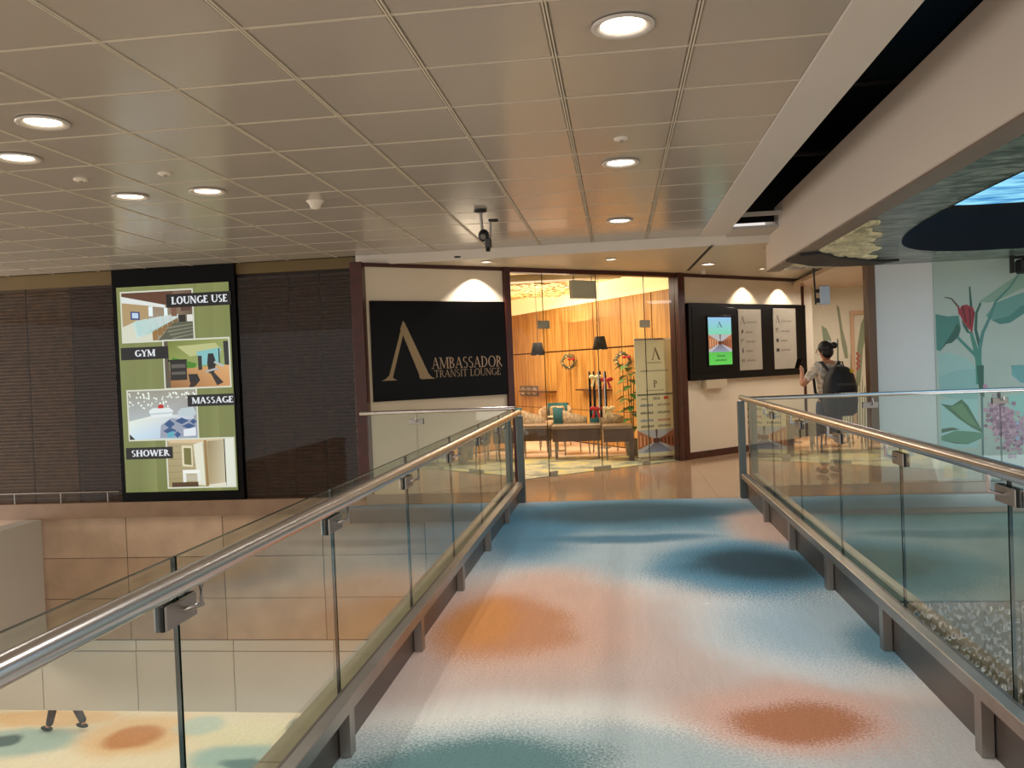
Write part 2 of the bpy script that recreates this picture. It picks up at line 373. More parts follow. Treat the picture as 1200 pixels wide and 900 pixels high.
bl = [
 blob(760, 645, 330, 58, (226, 226, 222), .5, .95),
 blob(1000, 745, 190, 72, (222, 224, 222), .45, .95),
 blob(590, 905, 390, 88, (226, 226, 220), .5, .95),
 blob(750, 643, 270, 40, (164, 184, 192), .7, .9),
 blob(1000, 742, 150, 48, (158, 184, 198), .8, .9),
 blob(600, 905, 330, 56, (172, 190, 194), .6, .9),
 blob(1090, 870, 200, 45, (186, 194, 196), .8, .8),
 blob(735, 603, 200, 22, (84, 132, 152), .6, .95),
 blob(620, 625, 60, 34, (70, 122, 150), .7, .9),
 blob(740, 601, 130, 13, DTEAL, .9, .9),
 blob(735, 631, 100, 5, TEAL, .9, .9),
 blob(905, 622, 50, 22, (214, 180, 160), .9, .8),
 blob(880, 668, 112, 34, (92, 140, 164), .5, 1),
 blob(885, 663, 70, 20, (44, 66, 76), .8, .95),
 blob(1035, 757, 45, 26, (96, 140, 160), .9, .9),
 blob(620, 730, 125, 62, (214, 172, 152), .7, .9),
 blob(590, 735, 78, 36, (196, 136, 98), .6, .9),
 blob(560, 732, 45, 30, (212, 140, 66), 1.0, .6),
 blob(925, 843, 130, 42, (216, 174, 158), .6, .9),
 blob(935, 845, 82, 24, (178, 118, 84), .6, .95),
 blob(550, 905, 150, 42, (96, 132, 134), .55, .95),
]
CARPET = blob_mat('patterned_carpet', (206, 186, 176), bl, (196, 182, 176), grain=1.5)
LX0, LX1 = -1.10, 1.285     # foot of the two kerb plates
m = MB().box((-1.12, -3, -.04), (1.30, 9.09, 0)); struct('floor', m, CARPET)
m = MB().box((-1.33, -3, -.42), (1.57, 9.09, -.04)); struct('floor', m, mat('bridge_slab', (120, 112, 100), .7))
TILE = mat('polished_tan_floor', (158, 128, 100), .12, 0, .6, var=(1.2, .12))
A0 = (-2.98, 9.44); A1 = (.85, 12.55); B0 = A1; B1 = (3.09, 14.68)
fl = MB(); fl.prism([Vector(p) for p in ((-2.98, 9.05, -.19), (4.9, 9.05, -.19), (4.9, 10.02, -.19), (4.6, 16.2, -.19), (2.9, 16.2, -.19), (3.09, 14.68, -.19), (.85, 12.55, -.19), (-2.98, 9.44, -.19))], Vector((0, 0, .188)))
floor3 = struct('floor', fl, mat('walkway_slab', (120, 105, 90), .5))
k = 0
for i in range(-4, 9):           # polished stone slabs of the landing, 1.2 m wide
    for j in range(3):
        x0 = i*.9+.1; x1 = x0+.897; y0 = [9.092, 10.9, 12.7][j]; y1 = [10.897, 12.697, 14.5][j]
        pts = [(x0, y0), (x1, y0), (x1, y1), (x0, y1)]
        # clip slabs against the shopfront line and the right side
        def clip(P, f):
            o = []
            for q in range(len(P)):
                a, b = P[q], P[(q+1) % len(P)]; fa, fb = f(a), f(b)
                if fa >= 0: o.append(a)
                if fa*fb < 0: t = fa/(fa-fb); o.append((a[0]+(b[0]-a[0])*t, a[1]+(b[1]-a[1])*t))
            return o
        sA = (A1[1]-A0[1])/(A1[0]-A0[0]); sB = (B1[1]-B0[1])/(B1[0]-B0[0])
        line = lambda p: (A0[1]+(p[0]-A0[0])*sA if p[0] < A1[0] else B0[1]+(p[0]-B0[0])*sB)-.012-p[1]
        P = clip(pts, lambda p: A0[1]+(p[0]-A0[0])*sA-.012-p[1] if x1 <= A1[0]+.3 else B0[1]+(p[0]-B0[0])*sB-.012-p[1])
        P = clip(P, lambda p: 4.5-p[0]) if P else P
        P = clip(P, lambda p: p[0]+2.97) if P else P
        if len(P) >= 3:
            area_ = abs(sum(P[q][0]*P[(q+1) % len(P)][1]-P[(q+1) % len(P)][0]*P[q][1] for q in range(len(P))))/2
            if area_ > .02: MB().prism([Vector((a, b, -.002)) for a, b in P], Vector((0, 0, .004))).build('floor_slab', TILE, floor3)

# ------------------------------------------------------------------ railings
def glass_pane(a, b, M, parent, name='glass_panel', mt=None):
    g = MB().box(a, b, M).build(name, mt or RAILG, parent)
    g.data.materials.append(EDGE)
    # thin faces of the pane take the dark green edge
    dims = [abs(b[i]-a[i]) for i in range(3)]; thin = dims.index(min(dims))
    for p in g.data.polygons:
        n = M.to_3x3().inverted()@p.normal if M else p.normal
        if abs(n[thin]) < .5: p.material_index = 1
    return g
def clamp(M, parent, side):
    """clamp plates gripping two neighbouring panes; side -1/+1 = side of the walker"""
    br = MB().bev((-.075, -.018, -.03), (.075, -.010, .03), .002, M).bev((-.075, .010, -.03), (.075, .018, .03), .002, M).box((-.01, -.0101, -.012), (.01, .0101, .012), M).build('glass_clamp', STEELD, parent)
    MB().box((-.079, -.0099, -.031), (-.066, .0099, .031), M).build('rubber_pad', BLKM, br); MB().box((.066, -.0099, -.031), (.079, .0099, .031), M).build('rubber_pad', BLKM, br)
    a = M@Vector((.01, side*.018, .0)); b = M@Vector((.01, side*.065, .015)); c = M@Vector((.01, side*.065, .075))
    MB().tube([a, b, c], .008, 8).build('rail_bracket', STEEL, br)
def bridge_rail(label, X, hz, GX, foot, ys, y1, in_, top, rt):
    """in_: +1 when the walkway lies towards +x of this railing"""
    t = thing('glass_railing', label, 'railing', (0, 0, 0))
    MB().tube([(X, -1.5, hz), (X, 9.0, hz), (X, 9.03, hz)], .0285, 24).build('handrail', STEEL, t)
    yy = [-.35 if in_ > 0 else -.29]+ys+[y1]
    for i in range(len(yy)-1):
        glass_pane((GX-.006, yy[i]+.005, .036), (GX+.006, yy[i+1]-.005, top), Matrix(), t)
    for y in ys:
        M = Matrix.Translation((GX, y, hz-.10))@Matrix.Rotation(PI/2, 4, 'Z')
        clamp(M, t, -1 if in_ > 0 else 1)
    # bottom rail, recessed kerb plate behind it, stub posts
    x0, x1 = (foot, foot+in_*.05)
    a, b = min(x0, x1), max(x0, x1)
    MB().bev((a, -1.5, rt-.055), (b, 9.02, rt), .003).build('base_rail', STEELD, t)
    a2, b2 = (foot-.012, foot) if in_ > 0 else (foot, foot+.012)
    MB().box((a2, -1.5, .001), (b2, 9.02, rt-.002)).build('kerb_plate', PLATE, t)
    for y in [ys[0]-3.6+(ys[1]-ys[0])*k for k in range(0)]+ys:
        yq = y+(-.10 if in_ > 0 else .10)
        MB().box((a+.004, yq-.03, .001), (b-.004, yq+.03, rt-.055)).build('stub_post', STEELD, t)
    # outer channel holding the panes and slab ledge
    c0, c1 = sorted((GX-in_*.02, GX+in_*.02))
    MB().box((c0, -1.5, .001), (c1, 9.02, .035)).build('glass_channel', STEELD, t)
    # end post
    px = X
    MB().bev((px-.035, 9.03, .003), (px+.035, 9.10, hz-.04), .004).build('end_post', mat('grey_post', (92, 98, 96), .45, .3), t)
    MB().tube([(px, 9.06, hz-.04), (px, 9.06, hz-.004)], .012, 10).build('post_pin', STEEL, t)
    return t
LYS = [.84, 2.03, 3.22, 4.41, 5.60, 6.79, 7.98]
RYS = [.84, 1.97, 3.10, 4.23, 5.36, 6.49, 7.62]
bridge_rail('long steel and glass railing along the left side of the carpeted bridge', -1.065, .967, -1.135, -1.10, LYS, 9.02, 1, 1.005, .225)
bridge_rail('long steel and glass railing along the right side of the carpeted bridge', 1.25, 1.045, 1.315, 1.275, RYS, 9.02, -1, 1.02, .262)
LEDGE = mat('sandstone_ledge', (150, 138, 108), .45, var=(5, .1)); LEDGEB = mat('slate_blue_ledge', (104, 122, 132), .4, var=(5, .1))
kl = struct('trim_1', MB().box((-1.40, -3, -.44), (-1.33, 9.05, -.02)), LEDGE)
kr = struct('trim_2', MB().box((1.57, -3, -.44), (1.575, 9.05, -.02)), LEDGEB)
for i in range(10):
    y = -2.95+i*1.2
    MB().bev((-1.405, y, -.04), (-1.16, min(y+1.194, 9.05), .0), .003).build('ledge_stone', LEDGE, kl)
    MB().bev((1.34, y, -.04), (1.575, min(y+1.194, 9.05), .0), .003).build('ledge_stone', LEDGEB, kr)

def cross_rail(label, x0, x1, Y, hz, joints, zb):
    t = thing('glass_railing', label, 'railing', (0, 0, 0))
    MB().tube([(x0, Y, hz), (x1, Y, hz)], .022, 20).build('handrail', STEEL, t)
    xs = [x0+.06]+joints+[x1-.05]
    for i in range(len(xs)-1):
        glass_pane((xs[i]+.005, Y+.05, zb), (xs[i+1]-.005, Y+.062, hz-.02), Matrix(), t)
    for x in joints:
        clamp(Matrix.Translation((x, Y+.056, hz-.11)), t, -1)
    MB().bev((x0+.03, Y+.03, .003), (x1, Y+.09, zb+.01), .003).build('base_rail', mat('dull_base_grey', (96, 98, 94), .5, .2), t)
    return t
cross_rail('short glass railing from the left bridge post to the black sign wall', -2.82, -1.11, 9.06, 1.012, [-2.20], .1)
cross_rail('glass railing crossing in front of the plant mural, right of the bridge', 1.30, 4.9, 9.06, 1.03, [2.55, 3.80], .1)

# ================================================================== LEFT WALL (louvred timber, lit panel, tiles below)
WY = 9.8
TIMB = mat('dark_louvre_timber', (50, 26, 12), .45, spec=.2, var=(14, .35)); TIMBM = mat('mid_louvre_timber', (70, 46, 24), .45, spec=.2, var=(14, .3))
wl = struct('wall_left', MB().box((-12.5, WY+.05, -.19), (-2.98, WY+.2, CZ+.3)), mat('wall_backing', (40, 26, 16), .6))
def louvre(x0, x1, mt):
    mb = MB().box((x0, WY+.02, .0), (x1, WY+.045, 2.66))
    n = 60
    for i in range(n):
        z = .02+i*(2.62/n); h = .030
        mb.add([(x0+.012, WY+.02, z), (x1-.012, WY+.02, z), (x1-.012, WY+.005, z+h*.35), (x0+.012, WY+.005, z+h*.35), (x0+.012, WY+.02, z+h), (x1-.012, WY+.02, z+h)],
               [(0, 1, 2, 3), (3, 2, 5, 4)])
    return mb.build('louvre_panel', mt, wl)
x = -6.07-.6*11
for i in range(11): louvre(x+.6*i+.006, x+.6*(i+1)-.006, TIMBM if x+.6*i < -6.8 else TIMB)
xs = [-4.5, -4.25, -3.87, -3.48, -3.0]
for i in range(4): louvre(xs[i]+.004, xs[i+1]-.004, TIMB)
OLIVE = mat('olive_gold_strip', (104, 84, 42), .4, var=(3, .08))
MB().box((-12.5, WY-.01, 2.66), (-6.08, WY+.05, CZ)).build('top_fascia', OLIVE, wl)
MB().box((-4.50, WY-.01, 2.70), (-2.99, WY+.05, CZ)).build('top_fascia', OLIVE, wl)
for (a, b) in ((-12.5, -9.4), (-9.39, -6.09), (-4.49, -2.99)):
    MB().box((a, WY-.03, .02), (b, WY-.024, 2.66)).build('glass_front', SHOPG, wl)
struct('trim_3', MB().bev((-3.04, WY-.05, 0), (-2.985, WY+.04, CZ-.01), .004), mat('bronze_edge', (92, 86, 74), .4, .6))
LEDGC = mat('brown_stone_band', (128, 104, 84), .25, var=(4, .1))
MB().bev((-12.5, WY-.10, -.188), (-2.98, WY+.05, .0), .004).build('sill_band', LEDGC, wl)
# low rail standing on the sill
t = thing('low_rail', 'low thin metal rail along the foot of the dark timber wall', 'rail')
MB().tube([(-12, WY-.075, .13), (-6.1, WY-.075, .13)], .008, 8).build('rail_bar', STEELD, t)
for k in range(10):
    xx = -6.25-.62*k
    MB().tube([(xx, WY-.075, .002), (xx, WY-.075, .13)], .006, 6).build('rail_stub', STEELD, t)

# lit promotional panel
pn = thing('light_box', 'tall olive lit panel with four labelled photos in a black surround', 'sign')
MB().bev((-6.07, WY-.07, .0), (-4.50, WY+.02, CZ-.005), .004).build('black_surround', BLACK, pn)
PX0, PX1, PZ0, PZ1 = -6.005, -4.57, .115, 2.61
PW, PH = PX1-PX0, PZ1-PZ0
scr = MB().box((PX0-.01, WY-.078, PZ0-.01), (PX1+.01, WY-.07, PZ1+.01)).build('screen_frame', BLACK, pn)
P = Pic((PX0, WY-.078, PZ0), (1, 0, 0), (0, 0, 1), (0, -1, 0))
def panel_uv(px, py):
    p = ony(px, py, WY-.078); return p.x-PX0, p.z-PZ0
P.rect(0, 0, PW*.5, PH, (128, 134, 78)); P.rect(PW*.5, 0, PW, PH, (122, 128, 74))
for i in range(7): P.poly([(PW*i/7, 0), (PW*(i+1)/7, 0), (PW*(i+1)/7, PH), (PW*i/7, PH)], [(120, 126, 72), (136, 142, 86) if i % 2 else (118, 124, 70), (126, 132, 78), (132, 138, 82)])
P.build('screen_ground', SCREEN, pn); pics = []
def photo(x0, y0, x1, y1):
    """returns painter mapping unit square (y down) to the photo area given by its pixel corners"""
    global P
    P = P.fork(); pics.append(P)
    a = panel_uv(x0, y0); b = panel_uv(x1, y1); u0, v1 = a; u1, v0 = b
    P.rect(u0-.018, v0-.018, u1+.018, v1+.018, (215, 218, 200))
    PP = P
    def q(pts, col): PP.poly([(u0+(u1-u0)*x, v1-(v1-v0)*y) for x, y in pts], col)
    return q
def rects(q, L):
    for x0, y0, x1, y1, c in L: q([(x0, y0), (x1, y0), (x1, y1), (x0, y1)], c)
# lounge seats
q = photo(142, 344, 227, 397)
q([(0, 0), (1, 0), (1, 1), (0, 1)], [(150, 130, 105), (110, 80, 65), (96, 92, 70), (190, 180, 150)])
q([(0, .0), (.75, .0), (.62, .3), (0, .12)], (96, 62, 44)); q([(0, .07), (.62, .28), (.62, .34), (0, .2)], (225, 230, 225))
q([(0, .2), (.38, .28), (.38, .6), (0, .68)], (176, 150, 108)); q([(.12, .38), (.25, .4), (.25, .56), (.12, .55)], (40, 60, 120)); q([(.14, .41), (.23, .42), (.23, .53), (.14, .52)], (190, 215, 235))
q([(0, .7), (.2, .58), (.75, .52), (.5, .72), (.42, 1), (0, 1)], (214, 216, 196)); q([(.14, .62), (.5, .52), (.8, .48), (.8, .62), (.44, .82), (.2, .95)], [(196, 222, 214), (190, 220, 216), (200, 205, 200), (180, 190, 180), (170, 205, 200), (205, 225, 215)])
for i in range(6): a = .18+i*.1; q([(a, .58-i*.02), (a+.08, .565-i*.02), (a+.10, .86-i*.06), (a+.03, .90-i*.06)], (184+i*4, 214, 210))
for i in range(6): a = .42+i*.075; q([(a, .82-i*.055), (a+.07, .76-i*.05), (a+.075, .98-i*.09), (a+.005, 1.0-i*.06 if i == 0 else .98-i*.075)], (150-i*6, 112-i*4, 60))
q([(.72, .66), (1, .6), (1, 1), (.5, 1)], (88, 90, 72)); 
for i in range(4): q([(.62+i*.03, .74+i*.07), (1, .68+i*.07), (1, .7+i*.07), (.6+i*.03, .78+i*.07)], (128, 128, 108))
rects(q, [(.38, .3, .44, .5, (230, 245, 245)), (.60, .34, .65, .5, (230, 245, 245)), (.7, .3, .78, .52, (120, 86, 66)), (.84, .2, .98, .42, (90, 60, 52)), (.8, .5, .9, .64, (40, 36, 34)), (.92, .5, 1, .64, (225, 225, 215))])
# gym
q = photo(192, 400, 270, 452)
q([(0, 0), (1, 0), (1, .6), (0, .6)], [(116, 124, 50), (150, 156, 92), (150, 166, 110), (140, 156, 80)])
q([(.2, .12), (.8, .08), (.9, .25), (.4, .35)], (186, 190, 130)); q([(.5, .25), (.88, .18), (.85, .5), (.55, .55)], (130, 190, 190)); q([(.12, .35), (.5, .5), (.45, .65), (.1, .55)], (70, 130, 30))
q([(0, .62), (1, .55), (1, 1), (0, 1)], [(176, 124, 74), (220, 170, 112), (206, 148, 92), (140, 92, 50)]); q([(0, 0), (.06, 0), (.08, 1), (0, 1)], (90, 80, 66)); q([(.92, .05), (1, .05), (1, .56), (.93, .55)], (44, 46, 44))
rects(q, [(.08, .42, .34, .84, (30, 28, 26)), (.1, .5, .32, .58, (92, 88, 80)), (.1, .66, .32, .72, (92, 88, 80)), (.05, .4, .35, .44, (18, 18, 18)), (.52, .34, .58, .64, (40, 42, 42)), (.84, .2, .86, .56, (40, 40, 40))])
q([(.36, .72), (.5, .72), (.54, .86), (.46, .98), (.38, .9)], (30, 30, 30)); q([(.4, .88), (.48, .88), (.44, 1), (.36, 1)], (50, 30, 20))
q([(.68, .3), (.76, .3), (.8, .5), (.76, .72), (.68, .72), (.66, .5)], (30, 32, 32)); q([(.7, .7), (.76, .7), (.9, .92), (.8, .98)], (44, 40, 38)); q([(.62, .66), (.82, .6), (.84, .64), (.64, .7)], (170, 170, 170)); q([(.78, .46), (.92, .56), (.9, .6), (.76, .5)], (180, 185, 185))
# massage
q = photo(150, 459, 232, 513)
q([(0, 0), (1, 0), (1, 1), (0, 1)], [(150, 148, 132), (158, 152, 138), (150, 160, 170), (190, 205, 215)])
random.seed(3)
for i in range(70):
    a = random.random(); b = .04+random.random()*.32*(1 if a < .6 else .4); r_ = .008+random.random()*.010
    q([(a-r_, b), (a, b-r_*1.7), (a+r_, b), (a, b+r_*1.7)], (240, 250, 235))
q([(0, .62), (.35, .52), (.95, .5), (1, .98), (.05, 1), (0, .9)], [(230, 238, 225), (235, 240, 230), (200, 205, 215), (170, 185, 205), (200, 225, 240), (225, 235, 225)])
q([(0, .88), (.08, 1), (0, 1)], (30, 40, 40))
q([(.3, .42), (.36, .36), (.6, .36), (.66, .42), (.64, .54), (.34, .56)], (226, 235, 235)); q([(.31, .47), (.65, .45), (.65, .48), (.32, .5)], (190, 204, 208)); q([(.44, .31), (.48, .28), (.52, .31), (.52, .37), (.44, .37)], (190, 40, 30))
q([(.72, .46), (.78, .38), (.96, .36), (1, .5), (.95, .56), (.74, .54)], (190, 204, 208))
q([(.45, .98), (.47, .72), (.62, .58), (.98, .62), (1, .7), (1, .98)], (150, 158, 176))
for (a, b, c, d) in ((.52, .7, .16, .09), (.68, .64, .2, .07), (.78, .75, .2, .06), (.5, .84, .2, .08), (.66, .92, .1, .07), (.9, .66, .1, .06)): q([(a, b), (a+c*.5, b-d), (a+c, b), (a+c*.5, b+d)], (50, 84, 130))
q([(.56, .88), (.66, .84), (.66, .96), (.56, .98)], (90, 170, 190)); q([(.8, .82), (.98, .78), (.98, .95), (.8, .96)], (225, 232, 238))
# shower
q = photo(196, 516, 276, 569)
q([(0, 0), (1, 0), (1, 1), (0, 1)], [(176, 160, 120), (190, 176, 140), (186, 172, 130), (160, 146, 100)])
for i in range(6): q([(0, .12+i*.14), (.5, .14+i*.13), (.5, .15+i*.13), (0, .135+i*.14)], (150, 136, 100))
q([(0, 0), (.9, 0), (.6, .08), (.05, .06)], (214, 190, 150)); q([(.22, .12), (.38, .13), (.38, .58), (.22, .56)], (225, 215, 180)); q([(.25, .17), (.36, .18), (.36, .54), (.25, .52)], (116, 112, 60))
q([(.4, .1), (.54, .05), (.56, .98), (.44, .96)], (226, 226, 205)); q([(.56, .02), (.6, .02), (.61, 1), (.57, 1)], (150, 122, 76)); q([(.61, .04), (.86, .02), (.87, .94), (.62, .96)], [(150, 132, 92), (190, 180, 150), (206, 196, 168), (176, 160, 120)])
rects(q, [(.22, .64, .48, .72, (240, 242, 236)), (.22, .7, .27, .92, (232, 234, 226)), (.44, .7, .49, .88, (232, 234, 226)), (.27, .74, .44, .88, (190, 184, 160)), (.86, 0, .875, 1, (40, 36, 30)), (.875, 0, 1, 1, (226, 230, 214)), (.05, .9, .45, 1, (84, 62, 40))])
q([(.62, .96), (.87, .92), (.87, 1), (.6, 1)], (226, 222, 200))
labels_ = ['LOUNGE USE', 'GYM', 'MASSAGE', 'SHOWER']; kmax = max(p_.k for p_ in pics)
for p_ in pics: p_.build('photo', SCREEN, pn)
def caption(x0, y0, x1, y1, txt, tx0, tx1):
    P = pics[0].fork(); P.k = kmax+2
    a = panel_uv(x0, y0); b = panel_uv(x1, y1); P.rect(a[0], b[1], b[0], a[1], (20, 20, 20))
    c0 = panel_uv(tx0, y0)[0]; c1 = panel_uv(tx1, y0)[0]; h = a[1]-b[1]
    cp = P.build('caption', SCREEN, pn); P = P.fork()
    word(P, txt, c0, b[1]+h*.24, h*.54, (225, 230, 235), width=c1-c0, T=.24, t=.11); P.build('lettering', SCREEN, cp, True)
caption(195, 345, 271.5, 357, 'LOUNGE USE', 201, 267)
caption(142, 408, 198, 420, 'GYM', 158, 182)
caption(220, 463, 276, 474.5, 'MASSAGE', 225, 274)
caption(148, 525, 203.5, 537, 'SHOWER', 154, 199)

# tiles beneath the timber wall
def ground_z(): return -4.3
wt = struct('wall_back', MB().box((-12.5, WY+.02, -2.60), (4.9, WY+.12, -.19)), mat('tile_backing', (60, 48, 38), .8))
BT = [mat('beige_tile_%d' % i, c, .35, var=(3.5, .12)) for i, c in enumerate(((174, 148, 124), (178, 153, 130), (168, 142, 118)))]
GT = mat('pale_grey_tile', (196, 188, 176), .35, var=(1.5, .04))
random.seed(11)
for c in range(-6, 5):
    x0 = -6.08+1.252*c
    for r_ in range(3):
        z1 = -.195-r_*.509; z0 = z1-.503
        d = random.uniform(0, .003)
        MB().bev((x0+.004, WY-d, z0), (x0+1.248, WY+.02, z1), .003).build('wall_tile', random.choice(BT), wt)
    x0 = -6.018+1.262*c
    MB().bev((x0+.004, WY-.02, -2.60), (x0+1.258, WY+.02, -1.86), .004).build('grey_tile', GT, wt)
    MB().bev((x0+.004, WY-.012, -1.853), (x0+1.258, WY+.02, -1.725), .004).build('grey_tile', GT, wt)
struct('wall_side', MB().box((-7.38, -2, -1.95), (-7.13, WY-.102, -.195)), mat('grey_plaster', (184, 176, 166), .6, var=(1, .04)))
# lower hall
lob = []
def LB(px, py, wpx, hpx, col, soft=.6, op=.9):
    z = -4.3; c = onz(px, py, z); a = onz(px-wpx, py, z); b = onz(px+wpx, py, z); d = onz(px, py+hpx, z); e = onz(px, py-hpx, z)
    return (c.x, c.y, (b-a).length/2, (d-e).length/2, 0, col, soft, op)
lob = [LB(20, 870, 70, 14, (150, 170, 160)), LB(5, 868, 18, 6, (70, 86, 84)), LB(160, 862, 60, 22, (214, 176, 130)), LB(157, 864, 30, 12, (180, 116, 64)), LB(280, 888, 60, 16, (150, 176, 168)),
       LB(285, 895, 30, 6, (96, 120, 118)), LB(300, 860, 60, 14, (216, 206, 170)), LB(352, 848, 16, 9, (110, 128, 128)), LB(235, 850, 30, 10, (176, 190, 176)), LB(60, 842, 80, 8, (214, 176, 130)), LB(460, 860, 40, 20, (80, 110, 120))]
LOWC = blob_mat('lower_patterned_carpet', (222, 200, 168), lob, (214, 206, 180), grain=.5)
struct('floor', MB().box((-26, -6, -4.4), (16, 26, -4.3)), LOWC)
struct('ceiling', MB().box((-26, WY+.12, -2.62), (16, 26, -2.5)), mat('lower_ceiling', (190, 180, 165), .7))
struct('wall_far', MB().box((-26, 25.8, -4.3), (16, 26, 4)), mat('far_wall', (150, 138, 120), .7))

# ================================================================== CEILINGS
TMAT = mat('satin_ceiling_panel', (176, 168, 158), .2, 0, .45, var=(2, .015)); RIDGE = mat('ceiling_grid', (212, 202, 184), .4, var=(3, .03))
cl = struct('ceiling', MB().box((-12.8, -6, CZ+.022), (.973, WY+.1, CZ+.1)), mat('ceiling_backing', (120, 108, 92), .7))
tm = MB().bev((-.289, -.291, 0), (.289, .291, .016), .008); first = None
for i in range(-15, 2):
    for j in range(0, 14):
        x0 = -.227+.6*i; y0 = 1.45+.6*j
        if x0 < -8.7-.0: continue
        y1 = min(y0+.6, 9.74)
        if j == 13:
            MB().bev((x0+.011, y0+.009, CZ), (x0+.589, y1-.003, CZ+.016), .008).build('ceiling_panel', TMAT, cl); continue
        if first is None:
            first = tm.build('ceiling_panel', TMAT, cl, (x0+.3, y0+.3, CZ))
        else:
            o = first.copy(); o.location = (x0+.3, y0+.3, CZ); COL.objects.link(o)
# grid bars: pairs of fine ribs along the bridge, single ribs across
for i in range(-14, 3):
    x0 = -.227+.6*i; mb = MB()
    for s_ in (-1, 1): mb.box((x0+s_*.0062-.0035, -5.5, CZ-.004), (x0+s_*.0062+.0035, 9.74, CZ+.021))
    if i < 2: mb.build('grid_bar', RIDGE, cl)
for j in range(0, 14):
    y0 = 1.45+.6*j; mb = MB()
    mb.box((-8.63, y0-.0065, CZ-.001), (.97, y0+.0065, CZ+.021)); mb.build('cross_bar', RIDGE, cl)
MB().box((-12.8, -6, CZ), (.95, 1.44, CZ+.02)).box((-12.8, 1.45, CZ), (-8.64, 9.74, CZ+.02)).build('ceiling_field', TMAT, cl)
# smooth soffit between ceiling edge and shopfront
so = MB(); so.prism([Vector(p) for p in ((-3.0, 9.745, SZ), (1.72, 9.745, SZ), (1.74, 10.3, SZ), (4.9, 10.3, SZ), (4.9, 16.4, SZ), (-.5, 16.4, SZ), (-3.0, 9.9, SZ))][:4]+[Vector(p) for p in ((3.3, 14.9, SZ), (3.05, 14.66, SZ), (.86, 12.57, SZ), (-2.98, 9.80, SZ))], Vector((0, 0, .12)))
soff = struct('ceiling', so, mat('cream_soffit', (208, 196, 174), .45, var=(2, .02)))
MB().box((-3.0, 9.735, SZ-.006), (1.72, 9.745, CZ+.02)).build('soffit_edge', WHITE, soff)
# dark slot in the soffit
a_ = onz(835, 287, SZ); b_ = onz(806, 317, SZ); d_ = (b_-a_).normalized(); n_ = Vector((-d_.y, d_.x, 0))*.02
MB().prism([a_-n_, b_-n_, b_+n_, a_+n_], Vector((0, 0, -.003))).build('soffit_slot', BLKM, soff)
# white strip beam, black service gap, deep white beam
struct('trim_4', MB().bev((.958, -6, CZ-.012), (1.245, 9.74, CZ+.30), .003), mat('white_bulkhead', (214, 206, 198), .55, var=(1, .02)))
BEAM = mat('beam_paint', (212, 200, 188), .55, var=(1, .02))
bm_ = struct('trim_5', MB().bev((1.72, -6, 2.43), (1.85, 10.02, 3.05), .012), BEAM)
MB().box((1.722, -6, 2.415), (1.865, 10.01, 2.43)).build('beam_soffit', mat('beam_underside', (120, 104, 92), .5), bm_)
gap = struct('ceiling', MB().box((1.0, -6, 3.9), (2.6, 10.0, 3.95)).box((1.246, 9.45, 2.9), (2.6, 9.47, 3.9)).box((2.6, -6, 3.0), (2.65, 10, 3.9)).box((1.2, -6, 3.14), (1.244, 9.7, 3.9)), mat('void_black', (5, 5, 5), .9))
MB().box((1.245, 9.2, 2.80), (1.72, 9.74, 2.83)).build('end_closer', GREYP, gap)
MB().box((1.245, 9.0, 2.90), (1.72, 9.04, 2.94)).build('end_bar', GREYP, gap)
for (y, z) in ((4.4, 3.35), (6.1, 3.3), (7.9, 3.25)):
    MB().tube([(1.25, y, z), (1.75, y+.12, z+.02), (2.59, y+.05, z)], .02, 8).build('service_pipe', mat('pipe_dark', (40, 36, 32), .6), gap)
# mirror-like right ceiling with the oval recess; teal noise paints in its reflections
def rip_mat():
    m = bpy.data.materials.new('painted_mirror_ceiling'); m.use_nodes = True; nt = m.node_tree; b = nt.nodes['Principled BSDF']; N = nt.nodes.new; L = nt.links.new
    ge = N('ShaderNodeNewGeometry'); pos = ge.outputs['Position']
    mp = N('ShaderNodeMapping'); mp.inputs['Scale'].default_value = (2.4, 5, 1); L(pos, mp.inputs[0])
    n = N('ShaderNodeTexNoise'); n.inputs['Scale'].default_value = 2.2; n.inputs['Detail'].default_value = 9; n.inputs['Roughness'].default_value = .7; n.inputs['Distortion'].default_value = .8; L(mp.outputs[0], n.inputs['Vector'])
    cr = N('ShaderNodeValToRGB'); L(n.outputs['Fac'], cr.inputs[0])
    e = cr.color_ramp.elements; e[0].position = .41; e[0].color = (*lin((34, 54, 50)), 1); e[1].position = .60; e[1].color = (*lin((160, 170, 162)), 1)
    x = cr.color_ramp.elements.new(.5); x.color = (*lin((92, 112, 104)), 1)
    L(cr.outputs[0], b.inputs['Base Color']); b.inputs['Metallic'].default_value = .35; b.inputs['Roughness'].default_value = .16
    bp = N('ShaderNodeBump'); bp.inputs['Strength'].default_value = .6; bp.inputs['Distance'].default_value = .03; L(n.outputs['Fac'], bp.inputs['Height']); L(bp.outputs[0], b.inputs['Normal'])
    return m
RZ = 2.43; OC = (3.9, 5.0); OR = (1.62, 4.0)
SE = lambda v: math.copysign(abs(v)**(2/3), v)
bx0, bx1, by0, by1 = 1.865, 9.0, -4.0, 10.02
n = 120; V = []; F = []
for k in range(n):
    a = 2*PI*k/n; c, s_ = math.cos(a), math.sin(a); ex, ey = OC[0]+OR[0]*SE(c), OC[1]+OR[1]*SE(s_)
    tx = ((bx1-OC[0]) if c > 0 else (bx0-OC[0]))/c if abs(c) > 1e-6 else 1e9; ty = ((by1-OC[1]) if s_ > 0 else (by0-OC[1]))/s_ if abs(s_) > 1e-6 else 1e9
    t_ = min(tx, ty); V += [(ex, ey, RZ), (OC[0]+c*t_, OC[1]+s_*t_, RZ)]
for k in range(n): j = (k+1) % n; F.append((2*k, 2*j, 2*j+1, 2*k+1))
corn = [(bx0, by0), (bx1, by0), (bx1, by1), (bx0, by1)]
